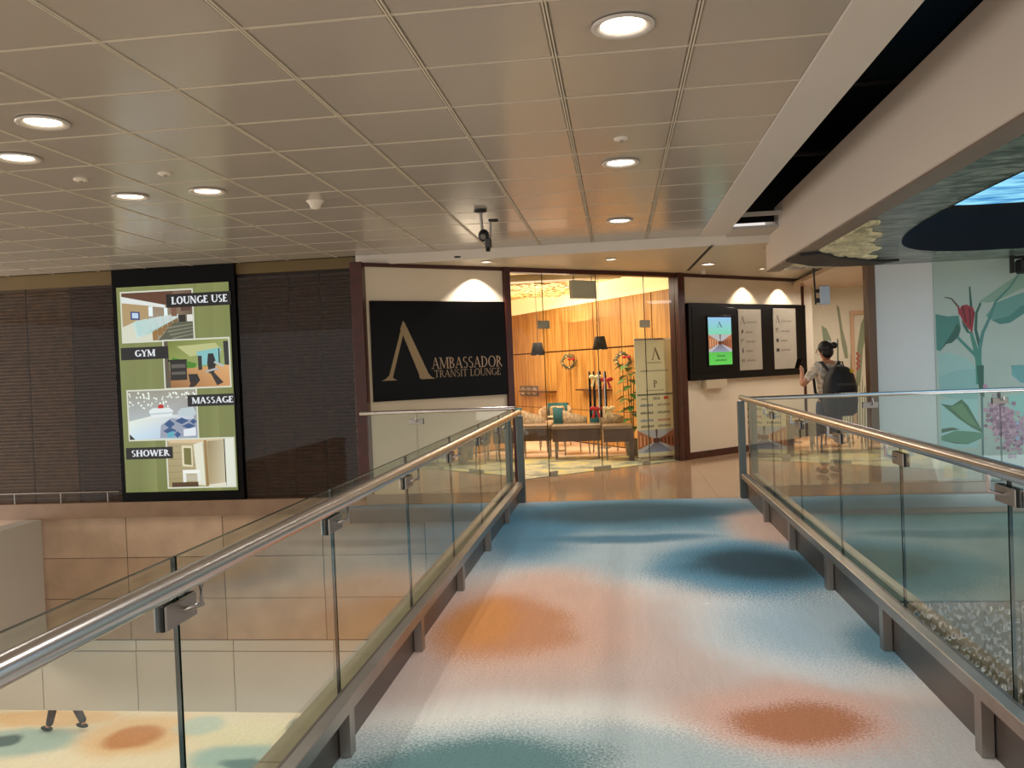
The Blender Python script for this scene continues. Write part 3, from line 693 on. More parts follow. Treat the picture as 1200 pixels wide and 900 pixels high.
for (cx, cy) in corn:       # fill the corner triangles
    a = math.atan2(cy-OC[1], cx-OC[0]) % (2*PI); k = int(a/(2*PI/n)); V.append((cx, cy, RZ)); F.append((2*k+1, 2*((k+1) % n)+1, len(V)-1))
mc = MB().add(V, F); rc = struct('ceiling', mc, rip_mat())
rim = MB(); prof = [(1.0, 0), (1.0, .43)]
VV = [(OC[0]+OR[0]*SE(math.cos(2*PI*k/n)), OC[1]+OR[1]*SE(math.sin(2*PI*k/n)), RZ+h) for h in (-.006, .75) for k in range(n)]
rim.add(VV, [(k, n+k, n+(k+1) % n, (k+1) % n) for k in range(n)], True); rim.build('recess_wall', mat('navy_recess', (9, 10, 16), .6, spec=.2), rc)
def sky_mat():
    m = bpy.data.materials.new('blue_ceiling_screen'); m.use_nodes = True; nt = m.node_tree; b = nt.nodes['Principled BSDF']; N = nt.nodes.new; L = nt.links.new
    ge = N('ShaderNodeNewGeometry'); n_ = N('ShaderNodeTexNoise'); n_.inputs['Scale'].default_value = 2.2; n_.inputs['Detail'].default_value = 6
    mp = N('ShaderNodeMapping'); mp.inputs['Scale'].default_value = (1, 3, 1); L(ge.outputs['Position'], mp.inputs[0]); L(mp.outputs[0], n_.inputs['Vector'])
    cr = N('ShaderNodeValToRGB'); L(n_.outputs['Fac'], cr.inputs[0]); e = cr.color_ramp.elements
    e[0].position = .35; e[0].color = (*lin((30, 120, 190)), 1); e[1].position = .62; e[1].color = (*lin((150, 225, 250)), 1)
    b.inputs['Base Color'].default_value = (.02, .02, .02, 1); L(cr.outputs[0], b.inputs['Emission Color']); b.inputs['Emission Strength'].default_value = 1.1
    return m
MB().add([(OC[0]+(OR[0]*.99)*SE(math.cos(2*PI*k/n)), OC[1]+OR[1]*.99*SE(math.sin(2*PI*k/n)), RZ+.44) for k in range(n)], [tuple(range(n))]).build('sky_screen', sky_mat(), rc)
# ragged cream rockwork under the ceiling
ROCK = mat('cream_rockwork', (212, 204, 168), .8, var=(7, .35), bump=(18, 1.0))
random.seed(5); mb = MB(); nx, ny = 14, 34
def edge_x(y): return 1.83+.283*(y-6.28)+.05*math.sin(y*7)+.03*math.sin(y*19)
V = []; 
for j in range(ny+1):
    y = 6.6+(9.6-6.6)*j/ny; xe = max(1.90, edge_x(y))
    for i in range(nx+1):
        x = 1.87+(xe-1.87)*i/nx; z = RZ-.006-.018*random.random()-.014*math.sin(i*1.7+j*.9)**2
        if i in (0, nx) or j in (0, ny): z = RZ-.002
        V.append((x, y, z))
F = [(j*(nx+1)+i, (j+1)*(nx+1)+i, (j+1)*(nx+1)+i+1, j*(nx+1)+i+1) for j in range(ny) for i in range(nx)]
mb.add(V, F, True); MB.build(mb, 'rockwork', ROCK, rc)
# dark lens-shaped plate at the ceiling edge
c_ = [onz(x_, y_, 2.385) for x_, y_ in ((921, 307), (938, 300), (962, 298), (985, 303), (1030, 307), (1054, 306), (1030, 310), (990, 312.5), (950, 312))]
tag(MB().prism(c_, Vector((0, 0, .028))).build('ceiling_plate', BLKM), 'black lens shaped plate under the cream rockwork of the ceiling', 'plate')

# ------------------------------------------------------------------ downlights and ceiling fittings
GLOW = mat('lamp_glow', (255, 255, 255), .5, emit=(255, 244, 226), estr=14); GLOW2 = mat('lamp_glow_soft', (255, 255, 255), .5, emit=(255, 238, 205), estr=6)
RING = mat('white_ring', (205, 198, 190), .35)
def downlight(x, y, z, label, R_=.13, r_=.088, glow=None, group=None):
    t = thing('ceiling_light', label, 'light', (x, y, z), 0, group)
    MB().lathe([(R_, 0), (R_, -.006), (R_-.012, -.010), (r_+.012, -.004), (r_, .004), (r_-.004, .014)], n=28).build('ring', RING, t)
    MB().lathe([(r_, .004), (r_*.5, .001), (0.0005, 0)], n=28).build('diffuser', glow or GLOW, t)
    return t
names = ['large round downlight nearest the camera above the bridge', 'second round downlight along the bridge ceiling', 'third round downlight above the far end of the bridge',
         'round downlight at upper left, nearer and further right of the left pair', 'round downlight at the left photo edge', 'left one of the two round downlights above the lit panel', 'right one of the two round downlights above the lit panel']
for (x, y), nm in zip(LIGHTS, names): downlight(x, y, CZ-.005, nm, glow=GLOW if x > -1 else GLOW2)
sp = []
for (px, py, nm, R_, r_) in ((570, 306, 'small downlight above the right end of the black sign', .07, .05), (716, 303, 'small downlight in the soffit above the glass doors', .07, .05),
                     (830, 309, 'oblong looking downlight in the soffit above the display case', .10, .075), (893, 314, 'tiny spotlight beside the end of the white beam', .05, .035)):
    p = onz(px, py, SZ); downlight(p.x, p.y, SZ-.004, nm, R_, r_)
# wall washers over sign and display case (aimed down the wall)
MA = wallM(A0, A1); MBt = wallM(B0, B1)
def lenA(p): return (Vector((p[0], p[1], 0))-Vector((A0[0], A0[1], 0))).length
q_ = MA@Vector((lenA((-1.72, 10.46)), -.17, SZ-.05)); spot('sign_washer', q_, 55, NEUT, 112, .35, .02)
for s_ in [(MBt.inverted()@onp(px, 345, B0, B1)).x for px in (870, 912)]: spot('case_washer', MBt@Vector((s_, -.17, SZ-.05)), 38, WARM, 105, .4, .02)
spot('door_downlight', onz(716, 303, SZ)-Vector((0, 0, .03)), 70, NEUT, 120, .7, .05)
spot('case_downlight', onz(830, 309, SZ)-Vector((0, 0, .03)), 55, NEUT, 130, .7, .05)
# smoke detector, sprinklers, sensor
t = thing('smoke_detector', 'white dome smoke detector hanging from the ceiling panels', 'detector', (-2.327, 6.55, CZ))
MB().lathe([(.055, 0), (.055, -.02), (.045, -.03), (.04, -.05), (.028, -.062), (0.001, -.064)], n=20).build('dome', WHITE, t); MB().lathe([(.07, 0.002), (.07, -.006), (.05, -.008)], n=20).build('base', WHITE, t)
for (x, y, nm) in ((-3.527, 5.36, 'flat sprinkler cap left of the four left downlights'), (-2.927, 5.36, 'flat round sprinkler cap between the left downlights'), (.073, 5.32, 'flat sprinkler cap just before the second bridge downlight')):
    t = thing('sprinkler', nm, 'sprinkler', (x, y, CZ))
    MB().lathe([(.045, .0), (.045, -.008), (.03, -.014), (.001, -.014)], n=16).build('cap', WHITE, t)
    MB().lathe([(.012, -.014), (.014, -.022), (.001, -.024)], n=10).build('nozzle', STEELD, t)
for px, py, nm in ((536, 300.5, 'tiny dark ceiling sensor above the middle of the black sign'),):
    p = onz(px, py, SZ); tag(MB().lathe([(.04, 0), (.036, -.012), (.001, -.016)], c=(p.x, p.y, SZ), n=14).build('ceiling_sensor', BLKM), nm, 'sensor')
p = onz(824, 317, SZ); tag(MB().lathe([(.04, 0), (.04, -.03), (.025, -.05), (.001, -.055)], c=(p.x, p.y, SZ), n=14).build('soffit_detector', WHITE), 'small white detector above the left corner of the display case', 'detector')
# twin camera mount
t = thing('ceiling_camera', 'black twin stem camera unit hanging from the tiled ceiling', 'camera', (-1.13, 7.35, CZ))
MB().lathe([(.055, 0), (.055, -.02), (.02, -.026)], n=18).build('mount_plate', BLKM, t)
MB().tube([(0, 0, -.02), (.01, 0, -.20)], .013, 10).build('stem', STEELD, t)
MB().tube([(.085, .0, -.10), (.08, 0, -.25)], .010, 10).build('stem', STEELD, t)
MB().bev((.07, -.03, -.11), (.15, .03, -.09), .004).build('side_mount', BLKM, t)
b = MB().ell((.02, 0, -.225), (.048, .05, .055)).build('camera_head', BLKM, t); MB().tube([(.02, -.046, -.235), (.025, -.07, -.25)], .022, 12).build('lens', mat('lens_grey', (120, 118, 112), .3), b)
MB().bev((.03, -.04, -.34), (.085, .03, -.25), .01).build('camera_body', mat('charcoal', (48, 46, 44), .4), t)
MB().tube([(.055, -.01, -.34), (.055, -.02, -.36)], .02, 10).build('lens', BLKM, t)

# ================================================================== SHOPFRONT A (black sign + glass)
LA = (Vector((A1[0], A1[1], 0))-Vector((A0[0], A0[1], 0))).length
def sA(x, y): p = onp(x, y, A0, A1); q = MA.inverted()@p; return q.x, q.z
X_signL = lenA((-2.82, 9.57)); X_gl = lenA((-1.40, 10.72)); 
def ax(X): return (X-A0[0])/(A1[0]-A0[0])*LA
wa = struct('wall_front', MB().box((ax(-2.84), 0, .0), (ax(-1.405), .12, SZ), MA), WALLC)
MB().box((ax(-2.86), -.02, SZ-.045), (ax(-1.4), 0, SZ), MA).build('top_rail', MAHOG, wa)
struct('trim_6', MB().bev((-2.978, 9.42, 0), (-2.84, 9.75, SZ), .004), MAHOG)
struct('trim_7', MB().bev((ax(-1.405), -.05, 0), (ax(-1.335), .14, SZ), .004, MA), MAHOG)
struct('trim_8', MB().bev((ax(-1.335), -.03, SZ-.06), (ax(.87), .12, SZ), .004, MA), MAHOG)
struct('trim_9', MB().bev((ax(.865), -.06, 0), (ax(.93), .14, SZ), .004, MA).bev((.06, -.05, 0), (.17, .12, SZ), .004, MBt), MAHOG)
sg = thing('shop_sign', 'large black sign board reading AMBASSADOR TRANSIT LOUNGE in gold', 'sign')
x0 = ax(-2.815); x1 = ax(-1.408)
MB().bev((x0, -.035, 1.115), (x1, -.002, 2.283), .003, MA).build('board', BLACK, sg)
dA = (MA.to_3x3()@Vector((1, 0, 0))); nA = MA.to_3x3()@Vector((0, -1, 0))
P = Pic(MA@Vector((0, -.035, 0)), dA, (0, 0, 1), nA)
GOLD = (150, 128, 92)
def sp2(x, y): return sA(x, y)
a = sp2(446, 446.5); b = sp2(505, 444); c = sp2(472, 376)
bigA(P, a[0], a[1], b[0]-a[0], c[1]-a[1], GOLD); P.build('letter_mark', PRINT, sg); P = P.fork()
a = sp2(504.5, 432.5); b = sp2(587, 429.5); c = sp2(587, 419.5); word(P, 'AMBASSADOR', a[0], a[1], .135, (176, 148, 120), width=b[0]-a[0], T=.13, t=.05)
a = sp2(507.5, 442.5); b = sp2(585.5, 439); word(P, 'TRANSIT LOUNGE', a[0], a[1], .088, (156, 132, 104), width=b[0]-a[0], T=.13, t=.06)
P.build('lettering', PRINT, sg, True)
# glass shopfront
gw = thing('glass_shopfront', 'frameless glass shopfront with double doors and steel patch fittings', 'window')
J = [-1.33, -.925, -.24, .417, .865]
for i in range(4):
    a, b = ax(J[i])+.004, ax(J[i+1])-.004
    if i in (1, 2):
        glass_pane((a, .02, .012), (b, .03, 2.0), MA, gw, 'door_leaf', SHOPG); glass_pane((a, .02, 2.012), (b, .03, SZ-.06), MA, gw, 'transom_pane', SHOPG)
    else: glass_pane((a, .02, .003), (b, .03, SZ-.06), MA, gw, 'side_pane', SHOPG)
FIT = mat('satin_fitting', (158, 152, 130), .45, .2)
for X in (J[1], J[3]):
    for z in (1.97,): MB().bev((ax(X)-.09, .010, z-.03), (ax(X)+.09, .040, z+.075), .003, MA).build('patch_fitting', FIT, gw)
    MB().bev((ax(X)+(.01 if X < 0 else -.13), .008, .002), (ax(X)+(.13 if X < 0 else -.01), .042, .07), .003, MA).build('floor_hinge', FIT, gw)
MB().bev((ax(J[2])-.14, .008, .012), (ax(J[2])+.14, .042, .06), .003, MA).build('lock_rail', FIT, gw)
for s_ in (-1, 1):
    MB().tube([MA@Vector((ax(J[2])+s_*.05, -.02, .85)), MA@Vector((ax(J[2])+s_*.05, -.02, 1.35))], .008, 8).build('pull_handle', STEEL, gw)

# ================================================================== SHOPFRONT B (display case)
LBn = (Vector((B1[0], B1[1], 0))-Vector((B0[0], B0[1], 0))).length
def sB(x, y): p = onp(x, y, B0, B1); q = MBt.inverted()@p; return q.x, q.z
wb = struct('wall_front', MB().box((.17, 0, 0), (LBn, .14, SZ+.01), MBt), WALLC)
MB().box((.17, -.012, SZ-.05), (LBn, 0, SZ), MBt).build('top_rail', MAHOG, wb); MB().box((LBn-.05, -.02, 0), (LBn, .0, SZ-.05), MBt).build('edge_post', MAHOG, wb)
struct('baseboard_front', MB().bev((.17, -.02, 0.003), (LBn, 0, .10), .003, MBt), MAHOG)
dB = MBt.to_3x3()@Vector((1, 0, 0)); nB = MBt.to_3x3()@Vector((0, -1, 0))
dc = thing('display_case', 'wide black wall display case beside the glass doors', 'case')
x0, x1 = .19, LBn-.07
MB().bev((x0, -.09, 1.15), (x1, -.001, 2.285), .004, MBt).build('case_body', mat('case_black', (14, 11, 9), .35, spec=.15), dc)
a = sB(808, 357); b = sB(856, 445)
MB().bev((x0+.06, -.098, 1.24), (sB(856, 370)[0], -.091, 2.22), .003, MBt).build('dark_glass_door', BLACK, dc)
MB().box((sB(822, 450)[0], -.10, 1.02), (sB(846, 450)[0], -.001, 1.15), MBt).build('card_box', mat('beige_box', (196, 180, 150), .5), dc)
sc0 = sB(822.5, 372.5); sc1 = sB(851.5, 427)
dm = thing('display_screen', 'small upright screen with green and blue lounge advert inside the black case', 'screen')
MB().bev((sc0[0]-.02, -.112, sc1[1]-.03), (sc1[0]+.02, -.099, sc0[1]+.03), .003, MBt).build('bezel', BLACK, dm)
P = Pic(MBt@Vector((sc0[0], -.112, sc1[1])), dB, (0, 0, 1), nB); W_, H_ = sc1[0]-sc0[0], sc0[1]-sc1[1]
def R_(x0, y0, x1, y1, c, c2=None): P.rect(x0*W_, y0*H_, x1*W_, y1*H_, c, c2)
def Q_(pts, c): P.poly([(x*W_, y*H_) for x, y in pts], c)
R_(0, .6, 1, 1, (120, 215, 160), (150, 200, 240)); R_(0, 0, 1, .27, (90, 205, 80), (84, 190, 76))
def hall(R__, Q__, y0, y1, k=1.0):
    """one-point view of a warm lounge hall"""
    h = y1-y0; c = lambda v: tuple(int(a*k) for a in v); Y = lambda v: y0+h*v
    Q__([(0, Y(0)), (1, Y(0)), (1, Y(1)), (0, Y(1))], [c((190, 190, 196)), c((190, 190, 196)), c((190, 190, 190)), c((190, 190, 190))])
    Q__([(0, Y(.15)), (.42, Y(.45)), (.42, Y(.6)), (0, Y(1))], [c((190, 110, 70)), c((140, 70, 40)), c((150, 80, 50)), c((196, 120, 80))])
    Q__([(1, Y(.15)), (.58, Y(.45)), (.58, Y(.6)), (1, Y(1))], [c((190, 110, 70)), c((140, 70, 40)), c((150, 80, 50)), c((196, 120, 80))])
    Q__([(.42, Y(.42)), (.58, Y(.42)), (.58, Y(.62)), (.42, Y(.62))], c((96, 50, 34)))
    for i in range(4):
        x = .06+i*.1; Q__([(x, Y(.25+x*.4)), (x+.035, Y(.27+x*.4)), (x+.035, Y(.78-x*.3)), (x, Y(.8-x*.3))], c((236, 180, 130)))
        x = .94-i*.1; Q__([(x, Y(.25+(1-x)*.4)), (x-.03, Y(.27+(1-x)*.4)), (x-.03, Y(.7-(1-x)*.2)), (x, Y(.72-(1-x)*.2))], c((70, 36, 26)))
    Q__([(.44, Y(.42)), (.56, Y(.42)), (.9, Y(0)), (.1, Y(0))], [c((120, 110, 120)), c((120, 110, 120)), c((150, 160, 186)), c((150, 160, 186))])
    Q__([(.47, Y(1)), (.53, Y(1)), (.51, Y(.6)), (.49, Y(.6))], c((90, 70, 60)))
hall(R_, Q_, .27, .64, .95)
bigA(P, .38*W_, .79*H_, .22*W_, .13*H_, (40, 60, 70)); dashes(P, .34*W_, .17*H_, .36*W_, .035*H_, (30, 90, 30), 6); dashes(P, .26*W_, .08*H_, .5*W_, .035*H_, (30, 90, 30), 8)
P.build('screen_image', SCREEN, dm, True)
for (c4, nm, rows, lab) in (((858.5, 363, 887.5, 433), 'left', 4, 'left silver notice plate in the black display case, next to the lit screen'), ((899.5, 362, 928, 431.5), 'right', 3, 'right silver notice plate in the black display case, furthest from the screen')):
    a = sB(c4[0], c4[1]); b = sB(c4[2], c4[3])
    pl = thing('notice_plate', lab, 'sign')
    MB().bev((a[0], -.104, b[1]), (b[0], -.091, a[1]), .003, MBt).build('plate', mat('silver_plate', (172, 164, 148), .4, .25), pl)
    P = Pic(MBt@Vector((a[0], -.104, b[1])), dB, (0, 0, 1), nB); W_, H_ = b[0]-a[0], a[1]-b[1]
    bigA(P, .08*W_, .76*H_, .2*W_, .14*H_, (60, 56, 48)); dashes(P, .32*W_, .775*H_, .5*W_, .03*H_, (128, 118, 104), 10)
    for i in range(rows):
        y = .60-.155*i
        if nm == 'left':
            [lambda: P.poly([(.1*W_, y*H_), (.2*W_, (y+.02)*H_), (.17*W_, (y+.075)*H_), (.12*W_, (y+.06)*H_)], (52, 48, 42)), lambda: (P.rect(.09*W_, y*H_, .11*W_, (y+.06)*H_, (80, 76, 66)), P.rect(.09*W_, (y+.05)*H_, .2*W_, (y+.065)*H_, (80, 76, 66))),
             lambda: (P.ell(.15*W_, (y+.06)*H_, .03*W_, .012*H_, (52, 48, 42), 8), P.poly([(.12*W_, y*H_), (.19*W_, y*H_), (.17*W_, (y+.05)*H_), (.13*W_, (y+.05)*H_)], (52, 48, 42))), lambda: (P.rect(.1*W_, y*H_, .13*W_, (y+.05)*H_, (52, 48, 42)), P.rect(.17*W_, y*H_, .2*W_, (y+.05)*H_, (52, 48, 42)))][i]()
        else:
            [lambda: (P.rect(.09*W_, y*H_, .12*W_, (y+.07)*H_, (70, 66, 56)), P.rect(.09*W_, (y+.06)*H_, .2*W_, (y+.075)*H_, (70, 66, 56)), P.rect(.18*W_, y*H_, .2*W_, (y+.07)*H_, (70, 66, 56))), lambda: P.ell(.15*W_, (y+.03)*H_, .06*W_, .035*H_, (52, 48, 42), 10), lambda: P.rect(.09*W_, y*H_, .22*W_, (y+.05)*H_, (40, 36, 32))][i]()
        dashes(P, .3*W_, (y+.01)*H_, (.42 if (i+rows) % 2 else .3)*W_, .028*H_, (110, 102, 90), 7)
    P.build('plate_print', PRINT, pl, True)

# ================================================================== LOUNGE INTERIOR
W1 = (-2.35, 18.5); W2 = (1.05, 12.98)
MW = wallM(W1, W2); LW = (Vector((W2[0]-W1[0], W2[1]-W1[1], 0))).length
VEN = mat('oak_veneer', (196, 132, 62), .4, var=(3, .12))
def veneer():
    m = VEN; nt = m.node_tree; b = nt.nodes['Principled BSDF']; N = nt.nodes.new; L = nt.links.new
    tc = N('ShaderNodeTexCoord'); mp = N('ShaderNodeMapping'); mp.inputs['Scale'].default_value = (9, 9, .5); L(tc.outputs['Object'], mp.inputs[0])
    n_ = N('ShaderNodeTexNoise'); n_.inputs['Scale'].default_value = 2.2; n_.inputs['Detail'].default_value = 4; L(mp.outputs[0], n_.inputs['Vector'])
    cr = N('ShaderNodeValToRGB'); L(n_.outputs['Fac'], cr.inputs[0]); e = cr.color_ramp.elements; e[0].position = .35; e[0].color = (*lin((172, 118, 52)), 1); e[1].position = .65; e[1].color = (*lin((218, 166, 92)), 1)
    L(cr.outputs[0], b.inputs['Base Color'])
veneer()
lw = struct('wall_lounge', MB().box((0, .03, 0), (LW, .12, 3.0), MW), mat('veneer_backing', (92, 56, 24), .7))
npan = 7
for i in range(npan):
    a, b = LW*i/npan+.014, LW*(i+1)/npan-.014
    MB().bev((a, 0, .62), (b, .03, 1.71), .004, MW).build('veneer_panel', VEN, lw)
    MB().bev((a, 0, 1.735), (b, .03, 2.56), .004, MW).build('veneer_panel', VEN, lw)
    MB().bev((a, 0, .02), (b, .03, .61), .004, MW).build('veneer_panel', VEN, lw)
CREAM = mat('cove_cream', (240, 216, 160), .6)
MB().box((0, -.005, 2.565), (LW, .03, 2.89), MW).build('cove_strip', mat('cove_lit', (255, 240, 200), .6, emit=(255, 222, 150), estr=.75), lw)
for (a, b, z) in ((LW*.12, LW*.34, .93), (LW*.50, LW*.66, .98)):
    tag(MB().bev((a, -.16, z), (b, 0, z+.03), .004, MW).build('wall_shelf', mat('shelf_dark', (96, 56, 26), .5)), 'thin dark shelf on the oak wall behind the %s' % ('left chairs' if a < LW*.3 else 'black skis'), 'shelf')
lc = MB(); lc.prism([Vector(p) for p in ((-2.7, 9.9, 2.9), (.88, 12.62, 2.9), (1.4, 13.3, 2.9), (1.2, 19.5, 2.9), (-5.5, 19.5, 2.9), (-5.5, 12, 2.9))], Vector((0, 0, .06)))
lcs = struct('ceiling', lc, mat('lounge_ceiling', (236, 214, 166), .6))
MB().box((-3.6, 13.4, 2.80), (.1, 13.75, 2.898)).build('ceiling_beam', mat('taupe_coffer', (176, 156, 124), .6), lcs)
MB().box((-.9, 12.7, 2.86), (-.2, 13.2, 2.899)).build('light_tray', mat('tray_lit', (255, 246, 214), .6, emit=(255, 236, 180), estr=1.1), lcs)
random.seed(9); mb = MB()
for i in range(26):      # gold mosaic field of chipped shell pieces
    for j in range(26):
        x = -3.4+i*.1+random.uniform(-.02, .02); y = 13.85+j*.1+random.uniform(-.02, .02); s_ = .045+random.random()*.02; z = 2.80-random.random()*.03; h1 = random.uniform(-.015, .015)
        mb.add([(x-s_, y-s_, z+h1), (x+s_, y-s_, z-h1), (x+s_, y+s_, z+h1*.5), (x-s_, y+s_, z-h1)], [(0, 3, 2, 1)])
mo = mb.build('shell_mosaic', mat('gold_shell', (222, 192, 120), .45, var=(9, .3)), lcs); mo['kind'] = 'stuff'
lf = MB(); lf.prism([Vector(p) for p in ((-2.72, 9.75, -.19), (.85, 12.66, -.19), (1.5, 13.2, -.19), (1.2, 19.5, -.19), (-5.5, 19.5, -.19), (-5.5, 12, -.19))], Vector((0, 0, .19)))
def marble():
    m = bpy.data.materials.new('lounge_floor'); m.use_nodes = True; nt = m.node_tree; b = nt.nodes['Principled BSDF']; N = nt.nodes.new; L = nt.links.new
    b.inputs['Roughness'].default_value = .35
    ge = N('ShaderNodeNewGeometry'); sx = N('ShaderNodeSeparateXYZ'); L(ge.outputs['Position'], sx.inputs[0])
    n_ = N('ShaderNodeTexNoise'); n_.inputs['Scale'].default_value = 3.2; n_.inputs['Detail'].default_value = 6; n_.inputs['Roughness'].default_value = .65; L(ge.outputs['Position'], n_.inputs['Vector'])
    cr = N('ShaderNodeValToRGB'); L(n_.outputs['Fac'], cr.inputs[0]); e = cr.color_ramp.elements
    e[0].position = .40; e[0].color = (*lin((112, 128, 116)), 1); e[1].position = .60; e[1].color = (*lin((214, 200, 120)), 1); x = e.new(.5); x.color = (*lin((196, 192, 160)), 1)
    g = N('ShaderNodeMath'); g.operation = 'GREATER_THAN'; L(sx.outputs['Y'], g.inputs[0]); g.inputs[1].default_value = 13.55
    mx = N('ShaderNodeMix'); mx.data_type = 'RGBA'; L(g.outputs[0], mx.inputs[0]); L(cr.outputs[0], mx.inputs[6]); mx.inputs[7].default_value = (*lin((244, 214, 184)), 1)
    L(mx.outputs[2], b.inputs['Base Color']); return m
struct('floor', lf, marble())
struct('wall_lounge_left', MB().box((-5.6, 12, 0), (-5.5, 19.5, 2.9)), CREAM)
struct('wall_lounge_far', MB().box((-5.5, 19.4, 0), (1.2, 19.5, 2.9)), mat('far_cream', (214, 186, 136), .6))
# pendants
def pendant(px, py, Y, lab):
    p = ony(px, py, Y); t = thing('pendant_lamp', lab, 'lamp', (p.x, p.y, p.z))
    MB().lathe([(.075, .10), (.115, -.10), (.110, -.10), (.072, .095), (.001, .10)], n=20).build('shade', mat('black_fabric_shade', (40, 34, 28), .7), t)
    MB().tube([(0, 0, .10), (0, 0, 2.89-p.z)], .004, 6).build('cord', BLKM, t)
    MB().lathe([(.05, -.07), (.04, -.095), (.001, -.1)], n=12).build('bulb', GLOW2, t)
pendant(630, 409, 13.6, 'black drum pendant lamp hanging left, above the teal chairs'); pendant(703, 402, 13.0, 'black drum pendant lamp hanging above the black skis')
# wreaths
WG = mat('wreath_green', (88, 96, 76), .8, var=(20, .4)); RED = mat('ribbon_red', (186, 28, 34), .5); CRM = mat('ribbon_cream', (236, 220, 170), .5)
def wreath(px, py, back, lab):
    p = onp(px, py, W1, W2)-Vector((MW.to_3x3()@Vector((0, 1, 0))))*.06
    t = thing('wreath', lab, 'wreath', p+Vector((-.02, -.12, 0))); R3 = Matrix.Rotation(-.12, 3, 'Z')
    random.seed(px); mb = MB(); r0 = .105
    for k in range(46):
        a = 2*PI*k/23+random.uniform(-.1, .1); rr = r0+random.uniform(-.025, .025); c = R3@Vector((rr*math.cos(a), random.uniform(-.02, .02), rr*math.sin(a))); d = R3@Vector((math.cos(a+1.2), random.uniform(-.4, .4), math.sin(a+1.2)))*.07
        s_ = R3@Vector((0, 1, 0))*.012; mb.add([c, c+d*.5+s_, c+d, c+d*.5-s_, c+d*.5+R3@Vector((math.cos(a), 0, math.sin(a)))*.018], [(0, 1, 4), (1, 2, 4), (2, 3, 4), (3, 0, 4), (0, 3, 2, 1)])
    mb.tube([R3@Vector((r0*math.cos(2*PI*k/16), 0, r0*math.sin(2*PI*k/16))) for k in range(17)], .02, 7, False); mb.build('greenery', WG, t)
    for s_ in (-1, 1):
        c = R3@Vector((.06+s_*.035, -.035, .05)); MB().ell(c, (.035, .018, .024), 10, 6).build('bow_loop', RED, t)
    for k in range(4): a = k*1.5+.4; MB().ell(R3@Vector((r0*math.cos(a), -.03, r0*math.sin(a))), (.014, .014, .014), 8, 5).build('bauble', CRM, t)
wreath(671, 424, 0, 'round wreath with red bow on the oak wall, left of the black skis'); wreath(735, 422, 0, 'round wreath with red bow beside the white roll-up banner')
# ski decoration: four black skis with bows on a console
base = ony(702, 489, 13.3)
for i, px in enumerate((692.5, 697.5, 705, 711)):
    p = ony(px, 488, 13.3); ztop = ony(px, 437, 13.3).z
    tag(MB().bev((p.x-.018, 13.29, p.z-.02), (p.x+.018, 13.31, ztop-.03), .004).tube([(p.x, 13.30, ztop-.03), (p.x, 13.28, ztop), (p.x, 13.25, ztop+.02)], .014, 8).build('ski', BLACK),
        ['black upright ski, leftmost of the four behind the tables', 'black upright ski with a cream bow at its top', 'black upright ski, third from the left of the four', 'black upright ski with a red bow at its top'][i], 'ski', 'four upright black skis')
def bow(px, py, m_, lab):
    p = ony(px, py, 13.25); t = thing('ribbon_bow', lab, 'bow', (p.x, p.y, p.z))
    for s_ in (-1, 1):
        MB().ell((s_*.05, -.02, .02), (.05, .02, .035), 10, 6).build('loop', m_, t)
        MB().add([(0, -.02, 0), (s_*.03, -.025, 0), (s_*.075, -.03, -.12), (s_*.035, -.03, -.13), (0, -.01, 0), (s_*.03, -.015, 0), (s_*.075, -.02, -.12), (s_*.035, -.02, -.13)], [(0, 1, 2, 3), (7, 6, 5, 4), (0, 4, 5, 1), (1, 5, 6, 2), (2, 6, 7, 3), (3, 7, 4, 0)]).build('tail', m_, t)
    MB().ell((0, -.03, .01), (.018, .018, .02), 8, 6).build('knot', m_, t)
bow(697.5, 443, CRM, 'cream ribbon bow near the top of the skis'); bow(711, 446, RED, 'red ribbon bow near the top of the rightmost ski'); bow(698.5, 480, RED, 'red ribbon bow low on the skis'); bow(713.5, 480, CRM, 'cream ribbon bow low on the rightmost ski')
# desk-like tables
DKB = mat('dark_brown_table', (84, 58, 40), .35, var=(6, .15))
def desk(px0, px1, Y, slab, lab):
    a = ony(px0, 500, Y).x; b = ony(px1, 500, Y).x; t = thing('lounge_table', lab, 'table', ((a+b)/2, Y+.3, 0)); w2 = (b-a)/2
    MB().bev((-w2, -.3, .47), (w2, .1, .53), .006).build('table_top', mat('brown_top', (140, 112, 82), .3), t)
    MB().bev((-w2+.01, -.29, .28), (w2-.01, .09, .469), .004).build('apron', DKB, t)
    legs = [(-w2+.05, -.25), (w2-.05, -.25), (-w2+.05, .05), (w2-.05, .05)]
    for lx, ly in legs:
        if slab and lx > 0:
            if ly < 0: MB().bev((w2-.06, -.3, .003), (w2+.02, .1, .46), .004).build('slab_leg', DKB, t)
            continue
        MB().tube([(lx, ly, .003), (lx, ly, .279)], .012, 8).build('leg', STEELD, t)
desk(608, 646, 13.3, False, 'dark brown lounge table at far left, seen past the railing post')
desk(646, 704, 13.05, False, 'dark brown lounge table in the middle, below the left wreath')
desk(706, 741, 12.75, True, 'dark brown lounge table with slab end, left of the banner')
TEALF = mat('teal_fabric', (28, 88, 92), .8); PATT = mat('patterned_beige_fabric', (176, 150, 116), .8, var=(28, .45))
